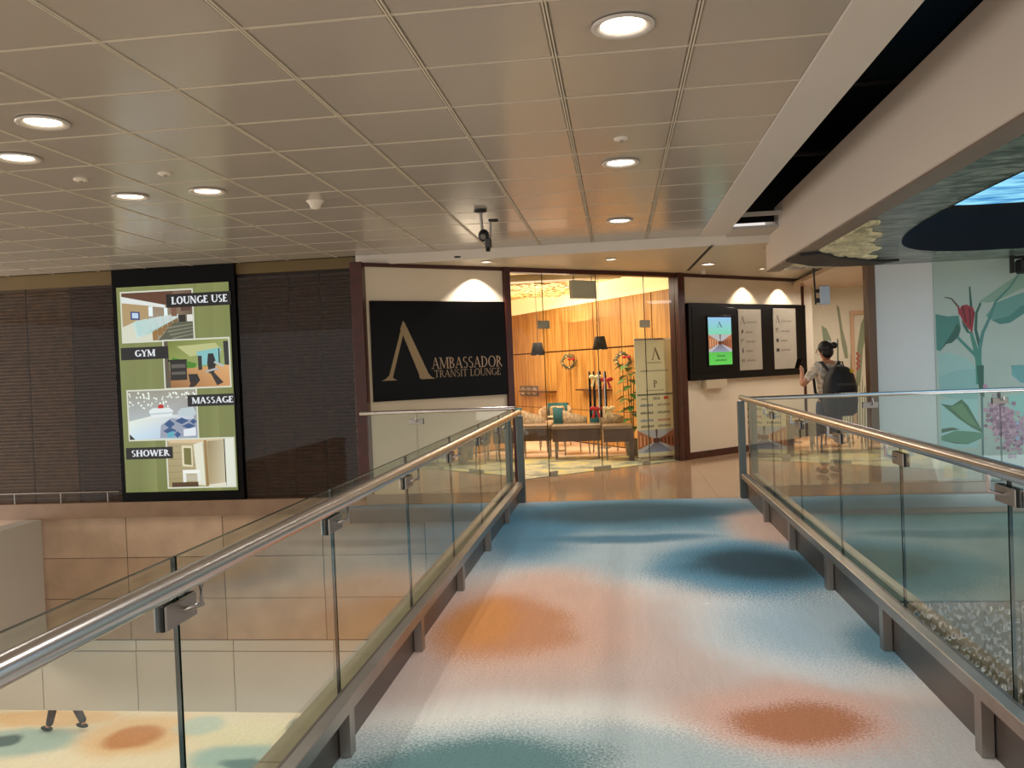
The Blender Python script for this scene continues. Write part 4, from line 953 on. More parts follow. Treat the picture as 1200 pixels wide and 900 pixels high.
def armchair(px, Y, rz, lab):
    x = ony(px, 500, Y).x; t = thing('armchair', lab, 'chair', (x, Y, 0), rz)
    def shell(name, a0, a1, m_, z0, z1, z2):
        n_ = 8; V = []; F = []      # curved panel: outer and inner skin
        for z_ in (0, .5, 1):
            for rr_ in (.30, .26):
                for k in range(n_):
                    f_ = k/(n_-1); a = math.radians(a0+(a1-a0)*f_); zt_ = z1+(z2-z1)*f_; V.append((rr_*math.sin(a), rr_*math.cos(a), z0+(zt_-z0)*z_))
        for j in range(2):
            b = j*2*n_; c = b+2*n_
            for k in range(n_-1):
                F += [(b+k+1, b+k, c+k, c+k+1), (b+n_+k, b+n_+k+1, c+n_+k+1, c+n_+k)]
            F += [(b, b+n_, c+n_, c), (b+n_-1, c+n_-1, c+2*n_-1, b+2*n_-1)]
        c = 4*n_
        for k in range(n_-1): F.append((c+k, c+n_+k, c+n_+k+1, c+k+1))
        MB().add(V, F, True).build(name, m_, t)
    shell('back_shell', -42, 42, TEALF, .36, .77, .77)
    shell('side_wing', 44, 128, PATT, .36, .73, .60); shell('side_wing', -44, -128, PATT, .36, .73, .60)
    MB().bev((-.17, -.2, .36), (.17, .17, .47), .03).build('seat_cushion', PATT, t)
    MB().bev((-.14, .12, .475), (.14, .2, .72), .03).build('back_cushion', PATT, t)
    for lx, ly in ((-.2, -.2), (.2, -.2), (-.2, .18), (.2, .18)): MB().tube([(lx*1.1, ly*1.1, .003), (lx, ly, .36)], .012, 8).build('leg', STEELD, t)
armchair(622, 14.35, 1.95, 'teal shell armchair with patterned cushion, leftmost behind the tables'); armchair(651, 15.35, -.2, 'teal shell armchair at the oak wall beside the left table')
armchair(670, 13.95, 1.95, 'teal shell armchair with patterned cushion behind the middle table'); armchair(713, 13.9, 1.9, 'dark teal armchair beside the plant and banner')
for px, Y, lab in ((653, 14.45, 'small pale side table between the two left armchairs'), (707, 14.75, 'small pale side table behind the middle of the skis')):
    x = ony(px, 500, Y).x; t = thing('side_table', lab, 'table', (x, Y, 0)); MB().lathe([(.001, .60), (.16, .60), (.17, .59), (.16, .575), (.001, .575)], n=20).build('table_top', mat('pale_top', (206, 186, 150), .35), t)
    MB().tube([(0, 0, .01), (0, 0, .575)], .014, 8).build('stem', STEEL, t); MB().lathe([(.001, .015), (.12, .012), (.125, .003), (.001, .002)], n=18).build('foot', STEELD, t)
# plant
pp = ony(741, 500, 13.42); t = thing('potted_plant', 'leafy green plant standing left of the white banner', 'plant', (pp.x, 13.42, 0))
MB().lathe([(.001, .003), (.10, .003), (.13, .26), (.12, .26), (.11, .24), (.001, .24)], n=18).build('pot', mat('pot_grey', (120, 110, 96), .5), t)
LEAF = mat('leaf_green', (62, 112, 42), .5, var=(6, .3)); random.seed(21)
st = MB()
for k in range(3): st.tube([(0, 0, .2), (.03*(k-1), .02, .7), (.05*(k-1), .0, 1.25)], .008, 6)
st.build('stem', mat('plant_stem', (90, 84, 48), .7), t)
for k in range(44):
    z = .42+k*.024; a = k*2.4; L_ = .22+random.random()*.08; ca, sa = math.cos(a), math.sin(a); dr = -.25-random.random()*.5; c = Vector((ca*.03, sa*.03, z))
    d = Vector((ca, sa, dr*.6)).normalized(); s_ = Vector((-sa, ca, 0))*.07
    p1 = c+d*L_*.45+Vector((0, 0, .03)); p2 = c+d*L_
    MB().add([c, p1+s_, p2, p1-s_, p1+Vector((0, 0, -.008))], [(0, 4, 1), (1, 4, 2), (2, 4, 3), (3, 4, 0)], True).build('leaf', LEAF, t)
# restroom plaque
a = onp(610, 452, W1, W2); b = onp(631.5, 464.5, W1, W2); nW = MW.to_3x3()@Vector((0, -1, 0)); dW = MW.to_3x3()@Vector((1, 0, 0))
t = thing('restroom_plaque', 'small grey plaque with three round white icons on the oak wall', 'sign'); al = (MW.inverted()@a); bl_ = (MW.inverted()@b)
MB().bev((al.x, -.02, bl_.z), (bl_.x, -.001, al.z), .003, MW).build('plate', mat('plaque_grey', (118, 100, 84), .5), t)
P = Pic(MW@Vector((al.x, -.02, bl_.z)), dW, (0, 0, 1), nW); W_, H_ = bl_.x-al.x, al.z-bl_.z
for k in range(3):
    cx = W_*(.18+.32*k); P.ell(cx, H_/2, W_*.13, H_*.32, (230, 222, 210), 18); P.ell(cx, H_/2, W_*.105, H_*.26, (118, 100, 84), 18)
    P.ell(cx, H_*.62, W_*.025, H_*.06, (235, 228, 216), 10); P.rect(cx-W_*.03, H_*.32, cx+W_*.03, H_*.55, (235, 228, 216)); 
    if k == 2: P.poly([(cx-W_*.08, H_*.3), (cx-W_*.06, H_*.28), (cx+W_*.08, H_*.7), (cx+W_*.06, H_*.72)], (235, 228, 216))
P.build('icons', PRINT, t, True)
# hanging grey sign behind the door glass
a = onp(668.5, 328.5, (A0[0]-.2, A0[1]+.25), (A1[0]-.2, A1[1]+.25)); b = onp(697.5, 350, (A0[0]-.2, A0[1]+.25), (A1[0]-.2, A1[1]+.25))
t = thing('hanging_sign', 'blank grey box sign hanging behind the glass above the doors', 'sign')
cM = Matrix.Translation(((a.x+b.x)/2, (a.y+b.y)/2, (a.z+b.z)/2))@MA.to_3x3().to_4x4(); hw = (b-a).xy.length/2; hh = (a.z-b.z)/2
MB().bev((-hw, -.04, -hh), (hw, .04, hh), .006, cM).build('sign_box', mat('sage_box', (186, 186, 164), .5), t)
for s_ in (-.75, .75): MB().tube([cM@Vector((s_*hw, 0, hh-.005)), cM@Vector((s_*hw, 0, hh+.29))], .006, 6).build('rod', BLKM, t)
# small warm spot seen inside
for px, py, Y, nm in ((630, 336, 13.2, 'small bright ceiling spot left inside the lounge'), (665, 336, 13.2, 'small bright ceiling spot right inside the lounge')):
    p = onz(px, py, 2.79); downlight(p.x, p.y, 2.79, nm, .05, .04)
# roll-up banner
BA = (.247, 12.64); BBp = (.81, 12.95); MN = wallM(BA, BBp); LN = (Vector((BBp[0]-BA[0], BBp[1]-BA[1], 0))).length
bt = onp(765, 397, BA, BBp).z
bn = thing('rollup_banner', 'white roll-up banner with payment logos and a lounge photo behind the glass', 'banner')
MB().bev((0, -.012, .06), (LN, -.004, bt), .001, MN).build('banner_sheet', mat('banner_cream', (232, 222, 176), .55, var=(2, .02)), bn)
MB().bev((-.02, -.09, .003), (LN+.02, .08, .06), .01, MN).build('base', STEEL, bn); MB().bev((0, -.018, bt-.02), (LN, .004, bt+.01), .003, MN).build('top_rail', STEEL, bn)
MB().tube([MN@Vector((LN/2, .03, .06)), MN@Vector((LN/2, .02, bt))], .008, 8).build('pole', STEELD, bn)
P = Pic(MN@Vector((0, -.012, .06)), MN.to_3x3()@Vector((1, 0, 0)), (0, 0, 1), MN.to_3x3()@Vector((0, -1, 0))); W_, H_ = LN, bt-.06
def R_(x0, y0, x1, y1, c, c2=None): P.rect(x0*W_, y0*H_, x1*W_, y1*H_, c, c2)
def Q_(pts, c): P.poly([(x*W_, y*H_) for x, y in pts], c)
hall(R_, Q_, .03, .225, 1.0)
bigA(P, .42*W_, .82*H_, .26*W_, .11*H_, (110, 90, 50)); dashes(P, .32*W_, .79*H_, .38*W_, .012*H_, (150, 138, 104), 9); dashes(P, .14*W_, .72*H_, .74*W_, .014*H_, (150, 140, 110), 18)
word(P, 'P', .46*W_, .585*H_, .06*H_, (40, 38, 34)); dashes(P, .25*W_, .555*H_, .5*W_, .01*H_, (150, 140, 110), 12); R_(.03, .517, .97, .532, (110, 108, 84))
word(P, 'VISA', .44*W_, .478*H_, .024*H_, (40, 44, 90), width=.18*W_, T=.28, t=.16); P.ell(.76*W_, .493*H_, .04*W_, .014*H_, (206, 50, 36)); P.ell(.82*W_, .493*H_, .04*W_, .014*H_, (220, 110, 60)); dashes(P, .12*W_, .482*H_, .2*W_, .016*H_, (120, 116, 92), 5)
for y, c1, c2 in ((.425, (70, 90, 130), (150, 140, 116)), (.36, (60, 60, 76), (110, 104, 84)), (.295, (80, 120, 170), (190, 90, 70)), (.245, (60, 54, 46), (110, 100, 80))):
    dashes(P, .1*W_, y*H_, .34*W_, .02*H_, c1, 8); dashes(P, .55*W_, y*H_, .34*W_, .02*H_, c2, 8)
P.build('banner_print', PRINT, bn, True)

# ================================================================== RIGHT SIDE: mural wall, corridor, hanging things
MY = 10.0
wr = struct('wall_right', MB().box((2.88, MY+.01, -.19), (6.5, MY+.15, 2.5)), mat('pale_grey_wall', (206, 208, 208), .5, var=(1, .02)))
MURB = mat('mural_sage', (166, 182, 174), .5, var=(1.5, .05))
mp_ = MB().box((3.51, MY, .0), (6.5, MY+.01, 2.5)).build('mural_panel', MURB, wr)
struct('trim_10', MB().bev((2.80, MY-.03, 0), (2.885, MY+.15, 2.45), .004), mat('brown_jamb', (98, 72, 52), .4, .3))
P = Pic((0, MY, 0), (1, 0, 0), (0, 0, 1), (0, -1, 0))
def mur(pts, c): P.raw([ony(x, y, MY) for x, y in pts], c)
def z3(L): return [(1040+x/6, 300+y/6) for x, y in L]          # coordinates read off a 6x enlargement
def z4(L): return [(1040+x/5.294, 430+y/5.294) for x, y in L]
def stroke(pts, w0, w1, c):
    """tapered painted stem"""
    n_ = len(pts); Lf, Rt = [], []
    for i, (x, y) in enumerate(pts):
        a = pts[max(i-1, 0)]; b = pts[min(i+1, n_-1)]; dx, dy = b[0]-a[0], b[1]-a[1]; l_ = math.hypot(dx, dy) or 1; w_ = w0+(w1-w0)*i/(n_-1)
        Lf.append((x-dy/l_*w_, y+dx/l_*w_)); Rt.append((x+dy/l_*w_, y-dx/l_*w_))
    for i in range(n_-1): mur([Lf[i], Lf[i+1], Rt[i+1], Rt[i]], c); P.k -= 1
    P.k += 1
G1 = (74, 130, 122); G2 = (100, 150, 142); G3 = (142, 176, 168); G4 = (52, 96, 84)
# washed background leaves
mur(z3([(360, 830), (360, 690), (440, 680), (560, 720), (640, 800), (640, 900), (380, 900)]), (150, 186, 182))
mur(z4([(320, 60), (430, 20), (560, 10), (560, 230), (330, 180)]), (136, 178, 176)); mur(z4([(330, 200), (560, 200), (560, 500), (335, 500)]), (150, 192, 192))
mur(z4([(770, 0), (900, 0), (900, 120), (820, 90), (770, 50)]), (110, 164, 166)); mur(z4([(740, 180), (900, 150), (900, 340), (800, 300), (760, 240)]), (140, 190, 186)); mur(z4([(860, 240), (1000, 200), (1000, 420), (900, 380)]), (120, 172, 176))
mur(z3([(865, 770), (960, 765), (1100, 780), (1100, 900), (930, 890)]), (104, 158, 160))
# upper right leaves
mur(z3([(635, 325), (700, 280), (800, 210), (920, 130), (1000, 90), (1120, 60), (1120, 200), (940, 230), (800, 300), (720, 328)]), (128, 160, 142))
mur(z3([(690, 420), (760, 330), (860, 290), (960, 255), (1120, 230), (1120, 330), (960, 400), (880, 450), (790, 478), (735, 450)]), G2); mur(z3([(735, 452), (860, 420), (940, 350), (1120, 300), (1120, 330), (960, 405), (860, 470), (790, 480)]), G1)
# left leaf
mur(z3([(338, 408), (420, 425), (500, 420), (515, 500), (480, 580), (400, 625), (430, 590), (370, 670), (345, 660)]), G1); mur(z3([(400, 620), (460, 530), (490, 470), (515, 510), (500, 570), (450, 612)]), G4)
stroke(z3([(490, 570), (560, 640), (620, 700), (650, 760)]), 1.6, 2.2, G1)
# main stems
stroke(z3([(655, 330), (625, 400), (620, 520), (650, 640)]), 1.2, 2.0, G4); stroke(z3([(920, 130), (860, 220), (760, 320), (720, 430), (670, 540), (650, 640), (645, 760)]), .8, 2.4, G1)
stroke(z3([(585, 530), (610, 620), (640, 740), (650, 900)]), 1.6, 4.5, (70, 134, 118)); stroke(z4([(575, -10), (580, 100), (590, 190)]), 4.2, 2.2, G4); stroke(z4([(585, 180), (590, 420), (595, 700)]), 1.4, 1.2, (66, 110, 110))
mur(z3([(572, 215), (582, 215), (598, 360), (590, 420), (580, 400)]), G4); stroke(z3([(400, 290), (450, 300), (500, 360)]), .6, 1.4, (96, 96, 84))
# red bracts
for L in ([(500, 390), (520, 350), (560, 340), (590, 400), (575, 520), (530, 460)], [(560, 345), (600, 360), (615, 400), (605, 470), (595, 545), (570, 500)], [(490, 345), (520, 380), (540, 440), (500, 410)]): mur(z3(L), (150, 52, 58))
for L in ([(520, 360), (535, 350), (560, 470), (545, 460)], [(570, 370), (585, 365), (590, 500), (578, 490)], [(600, 380), (610, 390), (600, 470), (596, 460)]): mur(z3(L), (104, 34, 44))
mur(z3([(520, 450), (560, 500), (580, 545), (560, 540), (530, 490)]), G4)
# low leaves
mur(z4([(330, 228), (400, 240), (460, 200), (500, 240), (585, 390), (590, 410), (520, 375), (440, 320)]), (52, 104, 74)); mur(z4([(390, 250), (460, 225), (560, 370), (500, 350)]), (84, 132, 92))
mur(z4([(335, 430), (420, 395), (520, 400), (590, 410), (590, 440), (500, 480), (400, 470), (335, 455)]), (74, 134, 108)); mur(z4([(335, 385), (400, 375), (450, 388), (400, 395), (335, 410)]), (50, 92, 70)); mur(z4([(335, 456), (420, 468), (500, 480), (420, 475)]), (40, 80, 60))
# lilac blossoms
random.seed(4)
for k in range(300):
    a = random.gauss(0, 1); b = random.random(); cx = 660+b*150+a*40; cy = 250+b*210+random.gauss(0, 55)
    if cx > 1020 or cx < 600: continue
    r_ = 8+random.random()*9; c = random.choice(((178, 136, 160), (152, 112, 138), (192, 156, 172), (132, 100, 124)))
    mur(z4([(cx+r_*math.cos(i*PI/3+a), cy+r_*.9*math.sin(i*PI/3+a)) for i in range(6)]), c); P.k -= .5
for k in range(130):
    cx = 800+random.random()*330; cy = 380+random.gauss(0, 50); r_ = 8+random.random()*8; c = random.choice(((170, 134, 160), (146, 162, 196), (186, 152, 166)))
    mur(z4([(cx+r_*math.cos(i*PI/3), cy+r_*math.sin(i*PI/3)) for i in range(6)]), c); P.k -= .5
mur(z4([(680, 160), (720, 220), (712, 240), (690, 210)]), (46, 84, 70)); mur(z4([(345, 610), (490, 610), (490, 690), (345, 690)]), (190, 176, 120))
P.build('mural_print', PRINT, mp_, True)
# corridor beyond
CY = 15.4
cw = struct('wall_corridor', MB().box((2.6, CY, -.19), (5.6, CY+.1, 3.0)), mat('corridor_cream', (232, 224, 198), .55, var=(2, .03)))
struct('wall_corridor_side', MB().box((4.9, 10.15, -.1), (5.0, CY, 3.0)), WALLC)
struct('wall_corridor_left', MB().box((3.03, 14.75, -.1), (3.25, CY, 3.0)), WALLC)
cc = MB(); cc.box((2.9, 10.32, 2.60), (4.9, CY, 2.66)); struct('ceiling', cc, mat('corridor_ceiling', (220, 190, 160), .22, 0, .7))
P = Pic((0, CY, 0), (1, 0, 0), (0, 0, 1), (0, -1, 0))
def cor(pts, c): P.raw([ony(930+x/7.5, 300+y/7.5, CY) for x, y in pts], c)
cor([(375, 430), (400, 450), (418, 560), (430, 640), (470, 800), (480, 900), (450, 900), (420, 760), (400, 600), (385, 500)], (150, 156, 124)); cor([(245, 610), (290, 640), (330, 730), (335, 790), (265, 790)], (146, 160, 128))
cor([(660, 440), (690, 420), (650, 620), (610, 820), (590, 1100), (545, 1200), (560, 800), (590, 600)], (146, 156, 122)); cor([(500, 860), (530, 830), (550, 1100), (520, 1300), (495, 1200)], (150, 160, 126)); cor([(380, 720), (395, 740), (400, 1100), (385, 1300)], (120, 128, 96))
for i in range(7): a = i*22; o_ = (i % 2)*16; cor([(548+o_, 850+a), (566+o_, 842+a), (570+o_, 866+a), (552+o_, 872+a)], (192, 84, 72))
for i in range(14): a = 380+i*22; cor([(a, 1050+(i % 3)*60), (a+8, 1050+(i % 2)*80), (a+14, 1900), (a+4, 1900)], [(134, 140, 104), (160, 160, 120), (116, 124, 90)][i % 3])
P.build('corridor_mural', PRINT, cw, True)
a = onp(997, 366, (2.9, 15.3), (5, 15.3)); 
dn = struct('door_1', MB().bev((ony(996, 366, CY-.03).x, CY-.05, 0), (ony(1000, 366, CY-.03).x, CY, ony(997, 369, CY-.03).z), .004).bev((ony(996, 366, CY-.03).x, CY-.05, ony(997, 369, CY-.03).z), (4.89, CY, ony(997, 364.5, CY-.03).z), .004), mat('pink_frame', (214, 176, 140), .5))
# hanging screen on pole, left of corridor
p0 = ony(953, 305, 9.85); t = thing('hanging_screen', 'pale monitor on a thin black pole hanging before the corridor', 'screen', (p0.x, 9.85, 0))
zt = 2.42; zb = ony(955, 357, 9.85).z
MB().tube([(0, 0, zt), (.012, 0, zb)], .010, 8).build('pole', BLKM, t)
MB().bev((.01, -.02, zb+.02), (.08, .02, zb+.07), .004).bev((.01, -.02, zb+.13), (.08, .02, zb+.17), .004).build('arm', BLKM, t)
x0 = ony(960, 345, 9.85).x-p0.x; x1 = ony(971.5, 345, 9.85).x-p0.x
MB().bev((x0, -.05, ony(965, 357, 9.85).z), (x1, .03, ony(965, 335, 9.85).z), .01).build('monitor_shell', mat('pale_blue_grey', (170, 182, 196), .4), t)
# black speaker hanging at the right edge
p = ony(1188, 320, 9.7); t = thing('hanging_spotlight', 'black stage light hanging at the right edge above the mural', 'light', (p.x, 9.7, 0))
MB().bev((-.03, -.03, ony(1188, 320, 9.7).z), (.0, .03, 2.428), .004).build('bracket', BLKM, t)
MB().bev((0, -.02, 2.39), (.22, .02, 2.42), .004).build('arm', BLKM, t)
MB().bev((.03, -.12, 2.23), (.19, .06, 2.38), .02).build('lamp_head', BLKM, t); MB().tube([(.11, -.12, 2.29), (.11, -.15, 2.27)], .055, 16).build('lens', mat('dull_lens', (120, 124, 110), .2), t)
# void below on the right: dark green glass band, hammered metal wall, floor strip
struct('wall_lower_right', MB().box((1.60, 9.10, -1.10), (6.5, 9.16, -.05)), mat('dark_green_panel', (104, 124, 114), .12, 0, .7, var=(2, .2)))
MB_ = MB().bev((1.3, 9.045, -.14), (6.5, 9.09, -.003), .004); struct('trim_11', MB_, mat('grey_fascia', (116, 120, 118), .5, .2))
struct('trim_12', MB().bev((-2.97, 9.0, -.18), (-1.35, 9.048, -.004), .004), LEDGC)
HAM = bpy.data.materials.new('hammered_metal'); HAM.use_nodes = True; nt = HAM.node_tree; b = nt.nodes['Principled BSDF']
b.inputs['Metallic'].default_value = 1; b.inputs['Roughness'].default_value = .14; b.inputs['Base Color'].default_value = (*lin((136, 132, 126)), 1)
ge = nt.nodes.new('ShaderNodeNewGeometry'); mpn = nt.nodes.new('ShaderNodeMapping'); mpn.inputs['Scale'].default_value = (1, 1, .5); nt.links.new(ge.outputs['Position'], mpn.inputs[0])
vo = nt.nodes.new('ShaderNodeTexVoronoi'); vo.feature = 'SMOOTH_F1'; vo.inputs['Scale'].default_value = 27; nt.links.new(mpn.outputs[0], vo.inputs['Vector'])
bp = nt.nodes.new('ShaderNodeBump'); bp.inputs['Strength'].default_value = 1; bp.inputs['Distance'].default_value = .05; nt.links.new(vo.outputs['Distance'], bp.inputs['Height']); nt.links.new(bp.outputs[0], b.inputs['Normal'])
hw_ = struct('wall_hammered', MB().box((1.6, 9.12, -2.30), (6.5, 9.2, -1.10)), HAM)
for i in range(4):
    MB().bev((1.62+i*1.15, 9.06, -2.28), (1.62+i*1.15+1.143, 9.12, -1.105), .004).build('metal_panel', HAM, hw_)

# ================================================================== PEOPLE
def skin_body(name, joints, bones, m, parent, sub=2, root=0):
    me = bpy.data.meshes.new(name); me.from_pydata([j[0] for j in joints], bones, []); me.materials.append(m)
    o = bpy.data.objects.new(name, me); COL.objects.link(o)
    if parent: o.parent = parent
    md = o.modifiers.new('skin', 'SKIN'); md.use_smooth_shade = True
    for i, j in enumerate(joints):
        r_ = j[1]; sv = me.skin_vertices[0].data[i]; sv.radius = (r_, r_) if isinstance(r_, float) else r_; sv.use_root = (i == root)
    s_ = o.modifiers.new('sub', 'SUBSURF'); s_.levels = s_.render_levels = sub
    return o
SKIN = mat('skin_tone', (196, 138, 104), .55, var=(8, .04)); HAIR = mat('black_hair', (20, 16, 15), .45, var=(30, .3))
def figure(label, loc, rz, height, pose, trousers, top, shoes_m, hair_bun=True, sleeves='short'):
    """local frame: faces +y, x to its right; pose gives elbows, hands, knees, feet"""
    t = thing('person', label, 'person', loc, rz); k = height/1.65
    V = lambda *p: tuple(c*k for c in p)
    J = []; B = []
    def j(p, r_, par=None):
        J.append((V(*p), (r_[0]*k, r_[1]*k) if isinstance(r_, tuple) else r_*k)); 
        if par is not None: B.append((par, len(J)-1))
        return len(J)-1
    pel = j((0, 0, .90), (.125, .10)); wa_ = j((0, 0, 1.05), (.11, .085), pel); ch = j((0, .0, 1.24), (.135, .10), wa_); sh = j((0, -.005, 1.36), (.10, .075), ch)
    nk = j((0, .01, 1.43), .048, sh); hx, hy = pose.get('head', (0, 0))
    h1 = j((hx*.3, .02, 1.49), .062, nk); h2 = j((hx*.6, .02+hy*.4, 1.55), (.078, .088), h1); h3 = j((hx*.7, .015+hy*.4, 1.62), .05, h2)
    for s_, n_ in ((-1, 'L'), (1, 'R')):
        s1 = j((s_*.155, -.01, 1.345), .058, sh); e1 = j(pose['elbow'+n_], .038, s1); w1 = j(pose['hand'+n_], .024, e1)
        d = (Vector(pose['hand'+n_])-Vector(pose['elbow'+n_])).normalized(); side = d.cross(Vector((0, 1, .2))).normalized()
        hp = Vector(pose['hand'+n_])+d*.06; pm = j(tuple(hp), (.028, .016), w1)
        for q_ in range(4):
            b_ = hp+side*(-.024+.016*q_); f1 = j(tuple(b_+d*.03), .0085, pm); j(tuple(b_+d*(.065+.01*(q_ in (1, 2)))+Vector((0, .012, -.006))), .007, f1)
        th = j(tuple(Vector(pose['hand'+n_])+d*.03+side*.035), .010, w1); j(tuple(Vector(pose['hand'+n_])+d*.06+side*.045), .008, th)
    for s_, n_ in ((-1, 'L'), (1, 'R')):
        hpj = j((s_*.085, 0, .84), .085, pel); kn = j(pose['knee'+n_], .056, hpj); an = j(pose['foot'+n_], .036, kn)
        fx, fy, fz = pose['foot'+n_]; j((fx, fy+.11, max(.035, fz-.05)), .034, an)
    skin_body('body', J, B, SKIN, t)
    # trousers
    J2 = []; B2 = []
    J2.append((V(0, 0, .98), (.135*k, .105*k))); J2.append((V(0, 0, .90), (.14*k, .112*k))); B2.append((0, 1))
    for s_, n_ in ((-1, 'L'), (1, 'R')):
        a = len(J2); J2.append((V(s_*.085, 0, .82), .096*k)); B2.append((1, a)); J2.append((V(*pose['knee'+n_]), .072*k)); B2.append((a, a+1))
        f = pose['foot'+n_]; J2.append((V(f[0], f[1], f[2]+.01), .062*k)); B2.append((a+1, a+2))
    skin_body('trousers', J2, B2, trousers, t, root=1)
    J3 = [(V(0, 0, .93), (.145*k, .115*k)), (V(0, 0, 1.06), (.125*k, .1*k)), (V(0, 0, 1.25), (.15*k, .115*k)), (V(0, -.005, 1.37), (.105*k, .082*k)), (V(0, .005, 1.425), .058*k)]; B3 = [(0, 1), (1, 2), (2, 3), (3, 4)]
    for s_, n_ in ((-1, 'L'), (1, 'R')):
        a = len(J3); J3.append((V(s_*.16, -.01, 1.345), .07*k)); B3.append((3, a)); e = Vector(pose['elbow'+n_]); sh_ = Vector((s_*.16, -.01, 1.345)); q_ = sh_+(e-sh_)*.75
        J3.append((V(*q_), .056*k)); B3.append((a, a+1))
    skin_body('shirt', J3, B3, top, t, root=2)
    for n_ in 'LR':
        f = pose['foot'+n_]
        MB().ell((f[0]*k, (f[1]+.05)*k, max(.04, (f[2]-.03)*k)), (.045*k, .13*k, .04), 12, 7).build('shoe', shoes_m, t)
    hr = MB().ell((hx*.6*k, (.0+hy*.4)*k, 1.585*k), (.090*k, .100*k, .092*k), 16, 10).ell((hx*.5*k, -.035*k, 1.53*k), (.078*k, .06*k, .08*k), 14, 8)
    hair = hr.build('hair', HAIR, t)
    if hair_bun: MB().ell(((.045)*k, -.085*k, 1.61*k), (.045*k, .045*k, .042*k), 12, 8).build('hair_bun', HAIR, hair)
    return t, k
def face(t, k, M):
    """eyes, nose, mouth and ears for a head"""
    for s_ in (-1, 1):
        MB().ell((s_*.030*k, .088*k, .01*k), (.011*k, .007*k, .006*k), 8, 6, M).build('eye', mat('eye_dark', (30, 22, 20), .3), t)
        MB().ell((s_*.078*k, .0, -.01*k), (.012*k, .02*k, .028*k), 8, 6, M).build('ear', SKIN, t)
    MB().add([M@Vector(p)*1 for p in ((0, .088*k, .012*k), (-.014*k, .086*k, -.03*k), (.014*k, .086*k, -.03*k), (0, .112*k, -.028*k))], [(0, 1, 3), (0, 3, 2), (1, 2, 3)], True).build('nose', SKIN, t)
    MB().ell((0, .080*k, -.052*k), (.022*k, .008*k, .006*k), 8, 6, M).build('mouth', mat('lips', (160, 84, 76), .5), t)
FLOR = mat('floral_shirt', (222, 208, 190), .7, var=(26, .5)); NAVY = mat('grey_blue_trousers', (62, 66, 80), .8)
pose = dict(head=(-.03, .0), elbowL=(-.27, .14, 1.12), handL=(-.17, .30, 1.28), elbowR=(.25, .02, 1.08), handR=(.14, .22, 1.02), kneeL=(-.09, .03, .48), footL=(-.10, -.02, .08), kneeR=(.09, .01, .48), footR=(.11, .0, .08))
wx = ony(972, 500, 10.75)
woman, k = figure('woman seen from behind with hair bun, floral shirt and black backpack', (wx.x, 10.75, 0), .35, 1.60, pose, NAVY, FLOR, BLKM)
face(woman, k, Matrix.Translation((-.02*k, .02*k, 1.555*k))@Matrix.Rotation(1.1, 4, 'Z'))
ph = tag(MB().bev((-.035, -.005, -.07), (.035, .005, .07), .003).build('phone', BLACK), 'small dark phone held up by the woman with the backpack', 'phone')
ph.matrix_world = woman.matrix_basis@Matrix.Translation((-.135*k, .435*k, 1.40*k))@Matrix.Rotation(.5, 4, 'X')
bpM = Matrix.Translation((wx.x, 10.75, 0))@Matrix.Rotation(.35, 4, 'Z')
bk = thing('backpack', 'large black backpack on the back of the woman at the railing', 'backpack', (wx.x, 10.75, 0), .35)
BAG = mat('backpack_black', (24, 26, 30), .6, var=(12, .25))
V = []; F = []; prof = [(.74, .15, .06), (.78, .19, .11), (.92, .20, .13), (1.1, .19, .13), (1.24, .16, .11), (1.33, .10, .08), (1.36, .03, .04)]; n_ = 16
for (z, rx, ry) in prof:
    for q_ in range(n_):
        a = 2*PI*q_/n_; ca, sa = math.cos(a), math.sin(a); V.append((rx*abs(ca)**.6*math.copysign(1, ca), -.24+ry*abs(sa)**.6*math.copysign(1, sa), z*.97))
for i in range(len(prof)-1):
    for q_ in range(n_): F.append((i*n_+q_, i*n_+(q_+1) % n_, (i+1)*n_+(q_+1) % n_, (i+1)*n_+q_))
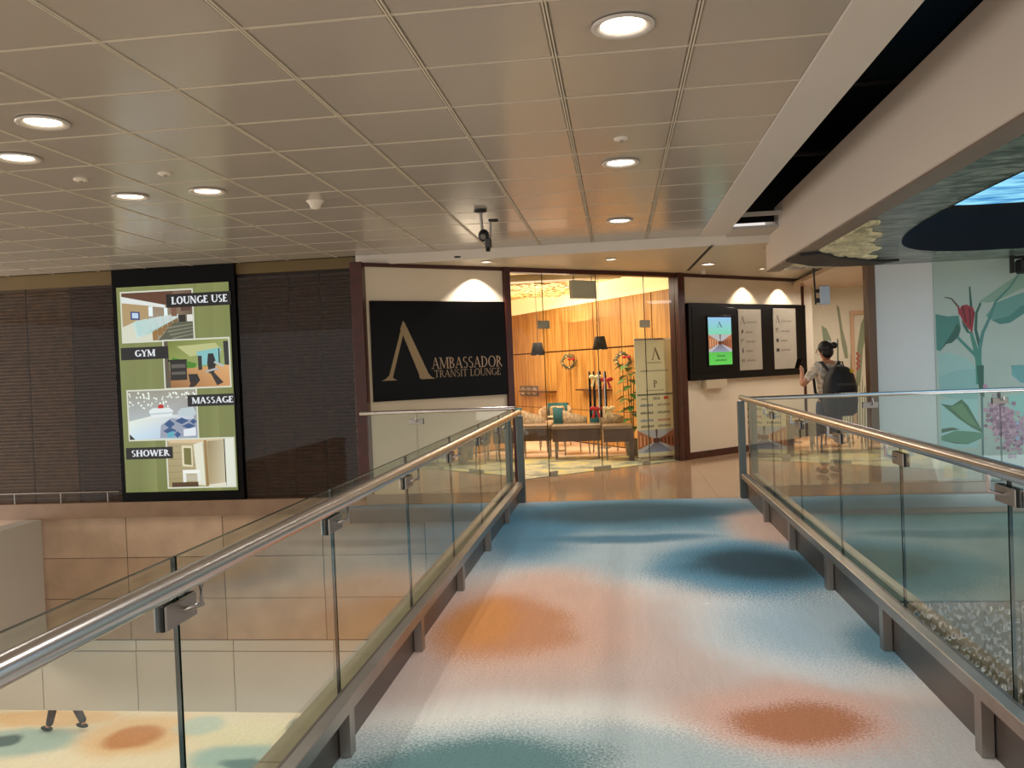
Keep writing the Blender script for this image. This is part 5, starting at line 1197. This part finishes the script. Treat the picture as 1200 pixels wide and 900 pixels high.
F += [tuple(reversed(range(n_))), tuple(range((len(prof)-1)*n_, len(prof)*n_))]
MB().add(V, F, True).build('bag_body', BAG, bk)
MB().bev((-.13, -.405, .80), (.13, -.355, 1.02), .02).build('front_pocket', BAG, bk)
MB().tube([(-.05, -.25, 1.31), (-.03, -.26, 1.36), (.03, -.26, 1.36), (.05, -.25, 1.31)], .008, 6).build('grab_handle', BAG, bk)
for s_ in (-1, 1): MB().tube([(s_*.09, -.15, 1.26), (s_*.115, -.06, 1.36), (s_*.12, .04, 1.355), (s_*.125, .115, 1.22), (s_*.15, .04, 1.0), (s_*.14, -.14, .86)], .018, 8).build('strap', BAG, bk)
MB().ell((.10, -.33, 1.25), (.028, .02, .028), 10, 6).build('yellow_badge', mat('yellow', (226, 190, 40), .5), bk)
MB().bev((-.12, -.372, 1.08), (.12, -.362, 1.11), .003).build('zip_line', mat('zip_grey', (70, 66, 62), .4), bk)
# passer-by on the lower level (only the lower legs can be seen)
pl_ = onz(79, 857, -4.3)
pose = dict(head=(0, 0), elbowL=(-.22, -.12, 1.1), handL=(-.22, .02, .9), elbowR=(.22, .1, 1.1), handR=(.22, .25, .95), kneeL=(-.09, .16, .50), footL=(-.09, .30, .08), kneeR=(.09, -.04, .49), footR=(.09, -.28, .12))
pas, k = figure('passer-by on the lower floor, only dark patterned trouser legs visible', (pl_.x, pl_.y, -4.3), 1.35, 1.65, pose, mat('dark_patterned_trousers', (44, 42, 48), .8, var=(24, .8)), mat('dark_top', (50, 48, 56), .8), BLKM, False)
face(pas, k, Matrix.Translation((0, .02*k, 1.555*k)))
# small scrap of paper on the carpet
p = onz(829, 708, .002)
tag(MB().add([(p.x-.012, p.y-.012, .002), (p.x+.014, p.y-.008, .004), (p.x+.01, p.y+.014, .008), (p.x-.01, p.y+.01, .003), (p.x, p.y, .010)], [(0, 1, 4), (1, 2, 4), (2, 3, 4), (3, 0, 4)]).build('paper_scrap', mat('paper_white', (240, 240, 240), .7)), 'tiny white paper scrap lying on the carpeted bridge', 'paper')
